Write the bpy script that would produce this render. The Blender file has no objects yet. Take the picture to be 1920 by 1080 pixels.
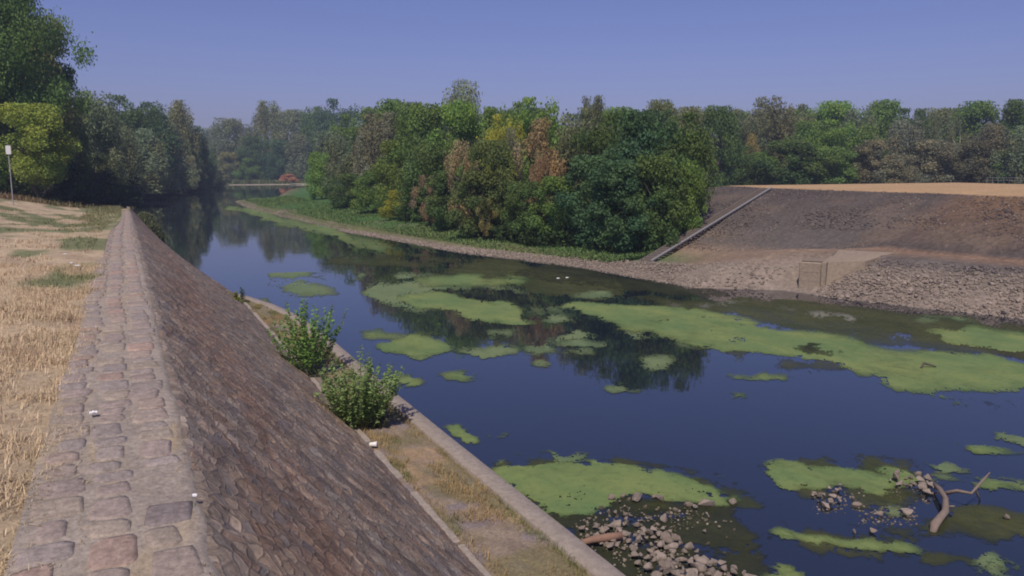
import bpy, math, random
import numpy as np
from math import sin, cos, tan, atan, atan2, pi, radians, sqrt
random.seed(7); RNG = np.random.default_rng(7)
scene = bpy.context.scene
COL = scene.collection

# ------------------------------------------------------------------ camera
F = 1500.0
TH = atan(225 / F); PSI = atan(735 * cos(TH) / F); HC = 4.8
cam_d = bpy.data.cameras.new('camera'); cam = bpy.data.objects.new('camera', cam_d); COL.objects.link(cam)
cam.location = (0, 0, HC); cam.rotation_euler = (pi / 2 - TH, 0, -PSI)
cam_d.sensor_width = 36; cam_d.lens = 36 * F / 1920; cam_d.clip_start = 0.1; cam_d.clip_end = 8000
scene.camera = cam

# ------------------------------------------------------------------ world, sun, exposure
SUN_EL = radians(54); SUN_D = (-0.62, -0.78)            # horizontal direction towards the sun
w = bpy.data.worlds.new('World'); scene.world = w; w.use_nodes = True
nt = w.node_tree; nt.nodes.clear()
sky = nt.nodes.new('ShaderNodeTexSky'); sky.sky_type = 'NISHITA'; sky.sun_disc = False
sky.sun_elevation = SUN_EL; sky.sun_rotation = atan2(SUN_D[0], SUN_D[1])
sky.air_density = 1.0; sky.dust_density = 0.6; sky.ozone_density = 2.5
tint = nt.nodes.new('ShaderNodeMix'); tint.data_type = 'RGBA'; tint.blend_type = 'MULTIPLY'; tint.inputs[0].default_value = 1
tint.inputs[7].default_value = (0.75, 0.655, 1.02, 1)
bg = nt.nodes.new('ShaderNodeBackground'); bg.inputs[1].default_value = 0.088
wo = nt.nodes.new('ShaderNodeOutputWorld')
nt.links.new(sky.outputs[0], tint.inputs[6]); nt.links.new(tint.outputs[2], bg.inputs[0]); nt.links.new(bg.outputs[0], wo.inputs[0])
sun_d = bpy.data.lights.new('sun', 'SUN'); sun_d.energy = 3.75; sun_d.angle = radians(0.6); sun_d.color = (1.0, 0.88, 0.72)
sun = bpy.data.objects.new('sun', sun_d); COL.objects.link(sun)
sun.rotation_euler = (pi / 2 - SUN_EL, 0, atan2(SUN_D[1], SUN_D[0]) + pi / 2)
scene.view_settings.view_transform = 'Standard'; scene.view_settings.look = 'None'
scene.view_settings.exposure = 0.0; scene.view_settings.gamma = 1.0
scene.cycles.filter_width = 1.9
scene.cycles.max_bounces = 6; scene.cycles.volume_bounces = 0; scene.cycles.transparent_max_bounces = 8

# ------------------------------------------------------------------ helpers
def at(px, py, D=HC):
    """point of the horizontal plane D below the eye that is seen at pixel (1920x1080)"""
    u = (px - 960) / F; v = (540 - py) / F
    fh = cos(TH) + v * sin(TH); z = -sin(TH) + v * cos(TH); k = D / -z
    A = fh * k; R = u * k
    return (A * sin(PSI) + R * cos(PSI), A * cos(PSI) - R * sin(PSI))
def pos(px, py, Z):
    """point at horizontal depth Z seen at the pixel"""
    u = (px - 960) / F; v = (540 - py) / F
    k = Z / (cos(TH) + v * sin(TH)); R = u * k
    return (Z * sin(PSI) + R * cos(PSI), Z * cos(PSI) - R * sin(PSI), HC + k * (-sin(TH) + v * cos(TH)))
def hsh(i, j, s):
    h = (i.astype(np.int64) * 374761393 + j.astype(np.int64) * 668265263 + s * 982451653) & 0x7fffffff
    h = ((h ^ (h >> 13)) * 1274126177) & 0x7fffffff
    return ((h ^ (h >> 16)) & 0xffffff) / float(0xffffff)
def vn(x, y, s=0, octv=3):
    x = np.asarray(x, float); y = np.asarray(y, float); t = 0; a = 1; tot = 0
    for o in range(octv):
        i = np.floor(x).astype(np.int64); j = np.floor(y).astype(np.int64); fx = x - i; fy = y - j
        fx = fx * fx * (3 - 2 * fx); fy = fy * fy * (3 - 2 * fy)
        n = (hsh(i, j, s + o) * (1 - fx) + hsh(i + 1, j, s + o) * fx) * (1 - fy) + (hsh(i, j + 1, s + o) * (1 - fx) + hsh(i + 1, j + 1, s + o) * fx) * fy
        t = t + a * n; tot += a; a *= .5; x = x * 2.03 + 17.1; y = y * 2.03 + 5.7
    return t / tot
def sm(a, b, x):
    t = np.clip((np.asarray(x, float) - a) / (b - a), 0, 1); return t * t * (3 - 2 * t)

def mesh_np(name, V, Fc, col=None, attr=None, smooth=False):
    """V (n,3); Fc list of lists or (m,k) array"""
    me = bpy.data.meshes.new(name)
    V = np.asarray(V, np.float32)
    if isinstance(Fc, np.ndarray):
        m, k = Fc.shape
        me.vertices.add(len(V)); me.vertices.foreach_set('co', V.ravel())
        me.loops.add(m * k); me.loops.foreach_set('vertex_index', Fc.ravel().astype(np.int32))
        me.polygons.add(m); me.polygons.foreach_set('loop_start', (np.arange(m) * k).astype(np.int32))
        me.polygons.foreach_set('loop_total', np.full(m, k, np.int32))
        me.update(calc_edges=True)
    else:
        me.from_pydata(V.tolist(), [], Fc); me.update()
    if col is not None:
        a = me.color_attributes.new('col', 'FLOAT_COLOR', 'POINT')
        c = np.ones((len(V), 4), np.float32); c[:, :3] = col; a.data.foreach_set('color', c.ravel())
    if attr:
        for kx, vals in attr.items():
            a = me.attributes.new(kx, 'FLOAT', 'POINT'); a.data.foreach_set('value', np.asarray(vals, np.float32))
    if smooth: me.polygons.foreach_set('use_smooth', np.ones(len(me.polygons), bool))
    return me
def link(name, me, mat=None, parent=None, loc=None):
    o = bpy.data.objects.new(name, me); COL.objects.link(o)
    if mat is not None and me is not None and len(me.materials) == 0: me.materials.append(mat)
    if parent is not None: o.parent = parent
    if loc is not None: o.location = loc
    return o
def tag(o, label=None, cat=None, group=None, kind=None):
    if label: o['label'] = label
    if cat: o['category'] = cat
    if group: o['group'] = group
    if kind: o['kind'] = kind
    return o
def thing(name, label, cat, loc=(0, 0, 0), group=None):
    o = bpy.data.objects.new(name, None); COL.objects.link(o); o.location = loc; o.empty_display_size = .2
    return tag(o, label, cat, group)
def gridfaces(nr, nc):
    i = np.arange(nr - 1)[:, None] * nc + np.arange(nc - 1)[None]
    return np.stack([i, i + 1, i + nc + 1, i + nc], -1).reshape(-1, 4)

class MB:
    """collects primitives for one mesh"""
    def __init__(s): s.v = []; s.f = []
    def add(s, v, f):
        n = len(s.v); s.v += [tuple(p) for p in v]; s.f += [[n + i for i in q] for q in f]
    def box(s, c, d, rz=0, ax=None, bev=0):
        x, y, z = [k / 2 for k in d]; b = bev
        if ax is None:
            ex = (cos(rz), sin(rz), 0); ey = (-sin(rz), cos(rz), 0); ez = (0, 0, 1)
        else: ex, ey, ez = ax
        P = []; 
        if b == 0:
            for k in (-z, z):
                for (i, j) in ((-x, -y), (x, -y), (x, y), (-x, y)): P.append((i, j, k))
            Fc = [[0, 3, 2, 1], [4, 5, 6, 7], [0, 1, 5, 4], [1, 2, 6, 5], [2, 3, 7, 6], [3, 0, 4, 7]]
        else:
            rings = [(x - b, y - b, -z), (x, y, -z + b), (x, y, z - b), (x - b, y - b, z)]
            for (rx, ry, k) in rings:
                q = b if rx == x else 0
                for (i, j) in ((-rx + q, -ry), (rx - q, -ry), (rx, -ry + q), (rx, ry - q), (rx - q, ry), (-rx + q, ry), (-rx, ry - q), (-rx, -ry + q)): P.append((i, j, k))
            Fc = [list(range(7, -1, -1)), list(range(24, 32))]
            for r in range(3):
                for i in range(8): Fc.append([r * 8 + i, r * 8 + (i + 1) % 8, r * 8 + 8 + (i + 1) % 8, r * 8 + 8 + i])
        s.add([tuple(c[m] + p[0] * ex[m] + p[1] * ey[m] + p[2] * ez[m] for m in range(3)) for p in P], Fc)
    def tube(s, pts, rad, n=7, jit=0):
        from mathutils import Vector
        pts = [Vector(p) for p in pts]; k0 = len(s.v); N = len(pts)
        for i, p in enumerate(pts):
            d = (pts[min(i + 1, N - 1)] - pts[max(i - 1, 0)]).normalized()
            a = d.cross(Vector((0.1, 0.3, 1))).normalized()
            if a.length < .1: a = Vector((1, 0, 0))
            b = d.cross(a); r = rad[i] if hasattr(rad, '__len__') else rad
            for j in range(n):
                rr = r * (1 + jit * (random.random() - .5)); t = 2 * pi * j / n
                s.v.append(tuple(p + a * rr * cos(t) + b * rr * sin(t)))
        for i in range(N - 1):
            for j in range(n):
                s.f.append([k0 + i * n + j, k0 + i * n + (j + 1) % n, k0 + (i + 1) * n + (j + 1) % n, k0 + (i + 1) * n + j])
        s.f.append([k0 + j for j in range(n)][::-1]); s.f.append([k0 + (N - 1) * n + j for j in range(n)])
    def build(s, name, mat, parent=None, smooth=False):
        me = bpy.data.meshes.new(name); me.from_pydata(s.v, [], s.f); me.update()
        if smooth: me.polygons.foreach_set('use_smooth', np.ones(len(me.polygons), bool))
        return link(name, me, mat, parent)

# ------------------------------------------------------------------ materials
class MT:
    def __init__(s, name, rough=.9, spec=.2):
        s.m = bpy.data.materials.new(name); s.m.use_nodes = True; s.t = s.m.node_tree; s.b = s.t.nodes['Principled BSDF']
        s.b.inputs['Roughness'].default_value = rough; s.b.inputs['Specular IOR Level'].default_value = spec
        s.tc = s.t.nodes.new('ShaderNodeTexCoord')
    def n(s, kind, **kw):
        x = s.t.nodes.new(kind)
        for k, v in kw.items(): setattr(x, k, v)
        return x
    def l(s, a, b): s.t.links.new(a, b)
    def coord(s, sc=(1, 1, 1), rot=(0, 0, 0)):
        m = s.n('ShaderNodeMapping'); m.inputs['Scale'].default_value = sc; m.inputs['Rotation'].default_value = rot
        s.l(s.tc.outputs['Object'], m.inputs[0]); return m.outputs[0]
    def noise(s, scale, detail=5, rough=.6, co=None):
        x = s.n('ShaderNodeTexNoise'); x.inputs['Scale'].default_value = scale; x.inputs['Detail'].default_value = detail; x.inputs['Roughness'].default_value = rough
        s.l(co if co is not None else s.tc.outputs['Object'], x.inputs['Vector']); return x.outputs['Fac']
    def ramp(s, fac, stops):
        r = s.n('ShaderNodeValToRGB'); e = r.color_ramp.elements
        while len(e) < len(stops): e.new(.5)
        for i, (p, c) in enumerate(stops):
            e[i].position = p; e[i].color = (c if hasattr(c, '__len__') else (c, c, c)) + ((1,) if not hasattr(c, '__len__') or len(c) == 3 else ()) if hasattr(c, '__len__') else (c, c, c, 1)
        s.l(fac, r.inputs[0]); return r.outputs[0]
    def mix(s, fac, a, b, mode='MIX'):
        x = s.n('ShaderNodeMix', data_type='RGBA', blend_type=mode)
        for sock, v in ((x.inputs[0], fac), (x.inputs[6], a), (x.inputs[7], b)):
            if isinstance(v, bpy.types.NodeSocket): s.l(v, sock)
            elif hasattr(v, '__len__'): sock.default_value = tuple(v) + (1,)
            else: sock.default_value = v
        return x.outputs[2]
    def vcol(s): 
        x = s.n('ShaderNodeAttribute'); x.attribute_name = 'col'; return x.outputs['Color']
    def bump(s, h, dist=.02, st=.6, prev=None):
        x = s.n('ShaderNodeBump'); x.inputs['Distance'].default_value = dist; x.inputs['Strength'].default_value = st
        s.l(h, x.inputs['Height']); 
        if prev is not None: s.l(prev, x.inputs['Normal'])
        return x.outputs[0]
    def done(s, color, nrm=None):
        if isinstance(color, bpy.types.NodeSocket): s.l(color, s.b.inputs['Base Color'])
        else: s.b.inputs['Base Color'].default_value = tuple(color) + (1,)
        if nrm is not None: s.l(nrm, s.b.inputs['Normal'])
        return s.m

def m_vground(name, sc=1.6, amp=(.66, 1.3), bd=.05, fine=11):
    t = MT(name); a = t.noise(sc, 8, .7, t.coord((1.2, .8, 1))); b = t.noise(fine, 8, .75)
    c = t.mix(1.0, t.vcol(), t.ramp(a, [(.25, amp[0]), (.75, amp[1])]), 'MULTIPLY')
    c = t.mix(1.0, c, t.ramp(b, [(.3, amp[0]), (.7, amp[1])]), 'MULTIPLY')
    return t.done(c, t.bump(b, bd, .8))
M = {}
M['ground'] = m_vground('ground_mix')
def m_rock(name, c0, c1, sc=6):
    t = MT(name); a = t.noise(sc, 6, .7); oi = t.n('ShaderNodeObjectInfo')
    g = t.mix(a, c0, c1); r = t.ramp(oi.outputs['Random'], [(0, .75), (1, 1.2)])
    g = t.mix(1.0, g, r, 'MULTIPLY'); b = t.noise(sc * 5, 5, .7)
    g = t.mix(1.0, g, t.ramp(b, [(.3, .75), (.7, 1.2)]), 'MULTIPLY')
    if name == 'pale_rock':
        ge = t.n('ShaderNodeNewGeometry'); sx = t.n('ShaderNodeSeparateXYZ'); t.l(ge.outputs['Position'], sx.inputs[0]); ad = t.n('ShaderNodeMath', operation='MULTIPLY_ADD'); t.l(a, ad.inputs[0]); ad.inputs[1].default_value = -.045; t.l(sx.outputs['Z'], ad.inputs[2])
        wet = t.ramp(ad.outputs[0], [(0.0, .8), (.02, 0.0)]); g = t.mix(wet, g, (.06, .055, .035))
    return t.done(g, t.bump(b, .02, .8))
M['rock'] = m_rock('pale_rock', (.25, .205, .175), (.44, .37, .32))
M['concrete'] = m_rock('concrete', (.26, .225, .20), (.33, .285, .25), 3)
M['concrete_tan'] = m_rock('tan_concrete', (.27, .215, .165), (.34, .28, .215), 2)
def m_vrock(name):
    t = MT(name); b = t.noise(18, 4, .7)
    return t.done(t.mix(1.0, t.vcol(), t.ramp(b, [(.3, .7), (.7, 1.25)]), 'MULTIPLY'), t.bump(b, .02, .6))
M['rubble'] = m_vrock('rubble_stone')
def m_leaf(name, trans=.42):
    t = MT(name, .65, .15); oi = t.n('ShaderNodeObjectInfo')
    c = t.mix(1.0, oi.outputs['Color'], t.vcol(), 'MULTIPLY')
    t.done(c); tr = t.n('ShaderNodeBsdfTranslucent'); t.l(c, tr.inputs[0])
    mx = t.n('ShaderNodeMixShader'); mx.inputs[0].default_value = trans
    t.l(t.b.outputs[0], mx.inputs[1]); t.l(tr.outputs[0], mx.inputs[2]); t.l(mx.outputs[0], t.t.nodes['Material Output'].inputs[0]); return t.m
M['leaf'] = m_leaf('foliage')
def m_bark(name, a, b):
    t = MT(name); f = t.noise(9, 5, .7, t.coord((1, 1, .25))); return t.done(t.mix(f, a, b), t.bump(f, .02, .8))
M['bark'] = m_bark('bark', (.06, .05, .04), (.14, .12, .10))
M['palebark'] = m_bark('pale_bark', (.22, .20, .16), (.34, .31, .26))
M['drift'] = m_bark('driftwood', (.15, .115, .095), (.30, .24, .205))
M['redwood'] = m_bark('brown_log', (.20, .12, .09), (.32, .20, .15))
def m_plain(name, c, r=.6, sp=.3): return MT(name, r, sp).done(c)
M['white'] = m_plain('white_plastic', (.82, .82, .82), .4)
M['galv'] = m_rock('galvanised_metal', (.36, .37, .40), (.50, .51, .54), 4)
M['darkstep'] = m_rock('weathered_step', (.13, .11, .10), (.20, .17, .15), 3)
M['darkgalv'] = m_rock('dull_metal', (.20, .20, .21), (.30, .30, .32), 4)
M['bluegrey'] = m_rock('stair_beam_concrete', (.25, .25, .27), (.36, .35, .37), 3)
def m_blade(name):
    t = MT(name, .8, .1); t.done(t.vcol()); return t.m
M['blade'] = m_blade('grass_blades')

# water: glossy, dark, murky
t = MT('river_water', .035, .5); t.b.inputs['IOR'].default_value = 2.0
t.b.inputs['Specular IOR Level'].default_value = .5
wn = t.noise(.9, 3, .5, t.coord((1, .6, 1))); wb = t.bump(wn, .012, .3)
wn2 = t.noise(.02, 2, .5)
M['water'] = t.done(t.mix(wn2, (.012, .018, .028), (.016, .022, .034)), wb)

# ------------------------------------------------------------------ setting: sky is the world; river bed and water
def sheet(name, x0, y0, x1, y1, z, mat, nx=2, ny=2):
    X, Y = np.meshgrid(np.linspace(x0, x1, nx), np.linspace(y0, y1, ny))
    return link(name, mesh_np(name, np.stack([X, Y, X * 0 + z], -1).reshape(-1, 3), gridfaces(ny, nx)), mat)
t = MT('river_bed'); bedm = t.done(t.mix(t.noise(.5), (.05, .05, .03), (.09, .08, .05)))
tag(sheet('ground', -3500, -3500, 3500, 3500, -1.2, bedm), kind='structure')
tag(sheet('water', -400, -200, 900, 420, 0, M['water']), kind='structure')

# ---- path height and slope geometry
def pz(Y): return 3.1 - 0.85 * sm(16, 52, Y) - .02 * 0
def pR(Y): return .25 + .12 * sm(20, 50, Y)
PATH_END = 56.0
WLN = [(27.5, 3.95), (30.5, 3.81), (38.8, 3.09), (49.1, 2.55), (63.8, 1.78), (72, 1.6)]
def toeX(Y):
    """X of the foot of the paved slope (berm level before 27 m, under water beyond)"""
    return np.interp(Y, [-20, 6, 11, 20, 26, 28.5] + [a for a, b in WLN[1:]], [3.12, 3.12, 3.13, 3.2, 3.22, 3.75] + [b + .12 for a, b in WLN[1:]])
def toeZ(Y): return np.where(Y < 26.3, .62, np.where(Y < 28.5, .62 - (Y - 26.3) / 2.2 * .75, -.13))
BERM = .65

# ---- left bank (dry grass), one sheet from behind the camera to the far bank
SHY = [55, 63.8, 72, 80, 92, 108, 118.6, 142, 157, 183, 217, 241, 250, 300]
SHX = [1.9, 1.78, 1.4, .6, -.6, -1.4, -1.7, .6, 4.65, 12.6, 20, 27.7, 40, 60]
def left_h(X, Y):
    base = pz(np.minimum(Y, 52)) + 1.05 * sm(0.2, 7.5, -X - .4) * sm(2, 50, Y) + .02
    base = base + .5 * sm(8, 40, -X) + (vn(X * .9, Y * .5, 3) - .5) * .10 * sm(.5, 1.4, -X) 
    base = base - .06 * sm(1.2, .45, -X) * sm(20, 8, Y)
    crest = np.interp(X, [-40, -12, -6.3, -2, 0.3], [50, 53, 54, 57, 58])
    far = 1.25 + .5 * sm(0, 60, -X) + (vn(X * .15, Y * .15, 5) - .5) * .5
    z = base + (far - base) * sm(crest - 2, crest + 11, Y)
    d = np.interp(Y, SHY, SHX) - X
    lim = d * (.45 + .75 * sm(80, 68, Y)) - .2
    return np.where(Y > 55.95, np.minimum(z, lim), z)
def grass_col(X, Y):
    n = vn(X * 1.1, Y * .45, 11); n2 = vn(X * 4.5, Y * 2.5, 14); n3 = vn(X * .35, Y * .12, 18)
    dry = np.array([.58, .46, .31]); tan_ = np.array([.47, .37, .255]); gr = np.array([.16, .19, .09]); earth = np.array([.34, .24, .165])
    c = dry + (tan_ - dry) * n2[..., None]
    c = c + (earth - c) * (sm(.55, .75, vn(X * 2.2, Y * 1.6, 30))[..., None] * .5)
    g = sm(.47, .62, n) * .9
    g = np.maximum(g, sm(1.9, .7, -X) * sm(22, 34, Y) * .8 * sm(.3, .5, n2))
    c = c + (gr - c) * g[..., None]
    # unmown, darker weeds at the brow and shaded floor of the wood beyond it
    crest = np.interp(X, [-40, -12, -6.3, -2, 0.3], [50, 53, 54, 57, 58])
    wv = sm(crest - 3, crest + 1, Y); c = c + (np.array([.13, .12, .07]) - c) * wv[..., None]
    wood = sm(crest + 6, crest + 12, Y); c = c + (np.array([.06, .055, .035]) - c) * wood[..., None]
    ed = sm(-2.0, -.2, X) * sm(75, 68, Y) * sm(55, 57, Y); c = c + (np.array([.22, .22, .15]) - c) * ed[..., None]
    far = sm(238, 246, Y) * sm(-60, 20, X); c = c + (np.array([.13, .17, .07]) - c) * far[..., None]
    return np.clip(c, 0.01, 1)
Ys = np.concatenate([np.linspace(-4, 14, 150), np.linspace(14.2, 62, 170), np.linspace(63, 260, 110), np.linspace(270, 500, 16), [900, 2500]])
ts = np.concatenate([np.linspace(0, 1, 90) ** 1.6 * 14, np.linspace(14.6, 60, 40), [90, 200, 700, 2500]])
Xe = np.where(Ys <= 56, pR(Ys) + .02, np.interp(Ys, SHY, SHX) + .25)
Xe = np.where(Ys > 245, 20 + (Ys - 245) * .5, Xe)
Xe = np.where(Ys <= 54, -.46 + .06 * sm(5, 13, Ys) + .32 * sm(22, 44, Ys), Xe)
X = Xe[:, None] - ts[None]; Y = np.repeat(Ys[:, None], len(ts), 1)
Z = left_h(X, Y); Z = np.where((Y > 241) , np.clip((Y - 241) * .035, 0, 2.2) - .05 + 0 * X, Z)
Z[:, -1] = 2; 
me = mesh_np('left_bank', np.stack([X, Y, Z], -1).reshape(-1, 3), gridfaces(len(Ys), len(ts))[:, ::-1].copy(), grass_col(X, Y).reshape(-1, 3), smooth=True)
tag(link('grass_bank', me, M['ground']), kind='structure')
# far bank right of the bend
fx = np.concatenate([np.linspace(18, 60, 22), np.linspace(66, 300, 14), [600, 2500]]); fy0 = np.interp(fx, [18, 27, 45, 53, 70, 120], [236, 241.5, 241, 226, 216, 210])
ft = np.array([-1.5, 0, 2, 5, 10, 20, 35, 60, 120, 300, 1200, 3000]); Yf = fy0[:, None] + ft[None]; Xf = np.repeat(fx[:, None], len(ft), 1)
Zf = np.interp(Yf - fy0[:, None], [-1.5, 0, 5, 20, 60, 300], [-.4, .05, .35, .8, 1.5, 2]) + .02
cf = np.where((ft < 2.5)[None, :, None], np.array([.36, .32, .26]), np.array([.12, .16, .06])) + 0 * Xf[..., None]
tag(link('far_bank', mesh_np('far_bank', np.stack([Xf, Yf, Zf], -1).reshape(-1, 3), gridfaces(len(fx), len(ft))[:, ::-1].copy(), cf.reshape(-1, 3)), M['ground']), kind='structure')

# ---- right bank: cross sections at constant Y: (X, z, colour) per level
GR = (.07, .16, .045); GR2 = (.07, .13, .04); ST = (.26, .215, .18); DK = (.045, .05, .03); SAND = (.50, .34, .19); PUR = (.100, .084, .078); PUR2 = (.135, .118, .108); TAN = (.27, .20, .145); EARTH = (.25, .165, .115); MUD = (.15, .13, .09); RUS = (.20, .125, .075); SPG = (.15, .16, .07)
def flat(xw, back=None):
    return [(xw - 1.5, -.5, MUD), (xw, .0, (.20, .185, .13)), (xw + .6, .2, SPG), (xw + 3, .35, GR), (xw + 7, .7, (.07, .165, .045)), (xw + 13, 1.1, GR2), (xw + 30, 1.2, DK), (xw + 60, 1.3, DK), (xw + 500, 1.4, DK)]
xw = lambda y: float(np.interp(y, [-40, 8, 15.6, 18, 22.7, 25.6, 33, 43.6, 61.8, 98.9, 122, 128, 132, 180, 205, 212], [31, 27.4, 25.9, 24.8, 23.3, 20.6, 20.0, 17.3, 15.2, 13.6, 14.6, 18.5, 22, 33, 44, 56]))
def lev(y):
    """levee sections"""
    x0 = xw(y); sh = 1.3
    xs = float(np.interp(y, [-40, 10, 22, 26], [33, 30, 27.2, 27.0])); xc = float(np.interp(y, [-40, 22, 28, 32, 38, 45, 52], [36, 35.6, 35.4, 35.0, 35.9, 38, 40]))
    return [(x0 - 1.5, -.6, MUD), (x0, 0, ST), (x0 + (xs - x0) * .5, .7, ST), (xs, sh, PUR2), (xs + 1.6, sh + .06, EARTH), (xs + 2.1, sh + .22, PUR), (xc - .35, 3.5, RUS), (xc + .45, 3.6, SAND), (xc + 24, 3.62, SAND)]
def mids(y):
    x0 = xw(y); xc = float(np.interp(y, [26, 28, 32, 38, 45, 52], [35.5, 35.4, 35.0, 35.9, 38, 40])); zc = float(np.interp(y, [26, 46, 53, 60], [3.6, 3.6, 2.0, 1.0]))
    x3 = x0 + 3.6; bo = .55 * max(0, 1 - (y - 25.6) / 4)
    return [(x0 - 1.5, -.5, MUD), (x0, 0, ST), (x0 + 1.6, .22 + bo, ST if y < 36 else SPG), (x3, .42 + bo * 1.2, TAN if y < 33 else GR), (x3 + 1.7, .75 + bo, TAN if y < 38 else GR2), (x3 + 3.5, 1.15, PUR2), (xc, zc - .05, PUR), (xc + .35, zc, SAND if y < 47 else DK), (xc + 24, zc + .02 if y < 47 else 1.2, SAND if y < 47 else DK)]
secs = [(-40, lev(-40)), (8, lev(8)), (15.6, lev(15.6)), (18, lev(18)), (21.6, lev(21.6)), (23.6, lev(22.7)), (25.6, mids(25.6)), (29, mids(29)), (33, mids(33)), (38, mids(38)), (43.6, mids(43.6)), (47, mids(47)), (53, mids(53)), (61.8, flat(xw(61.8)))]
for y in (75, 86, 98.9, 110, 122, 128, 132, 145, 160, 180, 205, 212): secs.append((y, flat(xw(y))))
sy = np.array([s[0] for s in secs]); sd = np.array([[[a, b] + list(c) for a, b, c in s[1]] for s in secs])
Yr = np.concatenate([np.linspace(-40, 8, 20), np.linspace(8.3, 62, 240), np.linspace(62.5, 140, 130), np.linspace(141, 212, 50)])
sub = [2, 10, 14, 12, 12, 14, 30, 6, 12]; tt = np.concatenate([np.linspace(i, i + 1, sub[i], endpoint=False) for i in range(8)] + [[8]])
R = np.stack([[np.interp(Yr, sy, sd[:, l, k]) for k in range(5)] for l in range(9)], 0)       # level,comp,Y
i0 = np.minimum(tt.astype(int), 7); fr = tt - i0
G = R[i0] * (1 - fr)[:, None, None] + R[i0 + 1] * fr[:, None, None]                        # t,comp,Y
Xg = G[:, 0].T; Zg = G[:, 1].T; Cg = np.moveaxis(G[:, 2:5], 1, 2).transpose(1, 0, 2); Yg = np.repeat(Yr[:, None], len(tt), 1)
nn = vn(Xg * .6, Yg * .6, 40); edge = np.minimum(1, np.abs(Zg) * 3)
Zg = Zg + (nn - .5) * .12 * edge * (1 - sm(3.4, 3.55, Zg)) + (vn(Xg * .15, Yg * .15, 45) - .5) * .25 * (Zg > .2) * (Zg < 2)
# dry patches on the rubble slope, gravel patches in the grass
patch = sm(.58, .74, vn(Xg * .35, Yg * .3, 47)) * (Zg > .3) * (Zg < 3.4) * (Yg < 52)
Cg = Cg + (np.array([.26, .19, .13]) - Cg) * (patch * .28)[..., None]
gp = sm(.60, .70, vn(Xg * .5, Yg * .22, 49)) * (Yg > 55) * sm(6, 1, Xg - np.interp(Yr, sy, sd[:, 1, 0])[:, None])
Cg = Cg + (np.array([.24, .20, .155]) - Cg) * (gp * .9)[..., None]
Cg = Cg * (.9 + .25 * (vn(Xg * .25, Yg * 1.6, 50) - .5))[..., None]
def m_right():
    t = MT('rubble_bank'); a = t.noise(1.2, 6, .7); b = t.noise(5, 6, .75)
    vo = t.n('ShaderNodeTexVoronoi'); vo.inputs['Scale'].default_value = 4.2; t.l(t.tc.outputs['Object'], vo.inputs[0])
    c = t.mix(1.0, t.vcol(), t.ramp(a, [(.25, .78), (.75, 1.2)]), 'MULTIPLY')
    c = t.mix(1.0, c, t.ramp(b, [(.3, .65), (.7, 1.4)]), 'MULTIPLY')
    return t.done(c, t.bump(vo.outputs['Distance'], .08, .7, t.bump(b, .05, .7)))
M['rightbank'] = m_right()
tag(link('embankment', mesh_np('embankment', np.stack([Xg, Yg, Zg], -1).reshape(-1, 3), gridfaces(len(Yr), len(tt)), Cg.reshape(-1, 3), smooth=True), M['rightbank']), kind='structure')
def right_z(x, y):
    r = np.array([[np.interp(y, sy, sd[:, l, k]) for k in range(2)] for l in range(9)]); return float(np.interp(x, r[:, 0], r[:, 1]))
# land behind the sand field
sx0 = np.interp(Yr, sy, sd[:, 8, 0]); bt = np.array([0, .5, 6, 30, 100, 400, 2500])
Xb = sx0[:, None] - .05 + bt[None]; Yb = np.repeat(Yr[:, None], len(bt), 1)
zb0 = np.interp(Yr, sy, sd[:, 8, 1])
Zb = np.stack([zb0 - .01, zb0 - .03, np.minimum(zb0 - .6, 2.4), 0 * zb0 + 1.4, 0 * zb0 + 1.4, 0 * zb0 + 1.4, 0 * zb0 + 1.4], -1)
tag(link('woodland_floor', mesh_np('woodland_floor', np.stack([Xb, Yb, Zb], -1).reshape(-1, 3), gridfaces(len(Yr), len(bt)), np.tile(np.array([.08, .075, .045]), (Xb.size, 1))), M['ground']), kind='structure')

# ---- paved slope (masonry revetment)
Ysl = np.concatenate([np.linspace(-2, 14, 420), np.linspace(14.06, 30, 220), np.linspace(30.2, 60, 130)])
ss = np.linspace(0, 1, 110)
PX = pR(Ysl); PZ = pz(Ysl) - .003; TX = toeX(Ysl); TZ = toeZ(Ysl)

Xs_ = PX[:, None] + (TX - PX)[:, None] * ss[None]; Zs_ = PZ[:, None] + (TZ - PZ)[:, None] * ss[None]; Xs_[:, 0] -= .15; Zs_[:, 0] -= .006; Ysg = np.repeat(Ysl[:, None], len(ss), 1)
S = ss[None] * 3.9 + 0 * Ysg
def cells(u, v, seed, jx=.85):
    """nearest jittered cell: id random and edge distance"""
    iu = np.floor(u).astype(np.int64); iv = np.floor(v).astype(np.int64); d1 = np.full(u.shape, 9.); d2 = np.full(u.shape, 9.); idr = np.zeros(u.shape); id2 = np.zeros(u.shape)
    for a in (-1, 0, 1):
        for b in (-1, 0, 1):
            ci = iu + a; cj = iv + b; cx = ci + .5 + jx * (hsh(ci, cj, seed) - .5); cy = cj + .5 + jx * (hsh(ci, cj, seed + 1) - .5)
            d = np.maximum(np.abs(u - cx), np.abs(v - cy)) * .6 + .4 * np.hypot(u - cx, v - cy)
            r = hsh(ci, cj, seed + 2); r2 = hsh(ci, cj, seed + 3)
            near = d < d1; d2 = np.where(near, d1, np.minimum(d2, d)); idr = np.where(near, r, idr); id2 = np.where(near, r2, id2); d1 = np.where(near, d, d1)
    return idr, id2, d2 - d1
wob = (vn(Ysg * 3.3, S * 3.3, 61) - .5); wob2 = (vn(Ysg * 2.7, S * 2.7, 62) - .5)
r1, r2, ed = cells((Ysg + wob * .35 + S * .55) / .30, (S + wob2 * .3) / .20, 70)
joint = 1 - sm(.05, .16, ed)
hgt = (1 - joint) * (.008 + .012 * r1) + (vn(Ysg * 7, S * 7, 63, 4) - .5) * .022; hgt[:, :2] = 0
nx, nz = .64, .77
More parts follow.
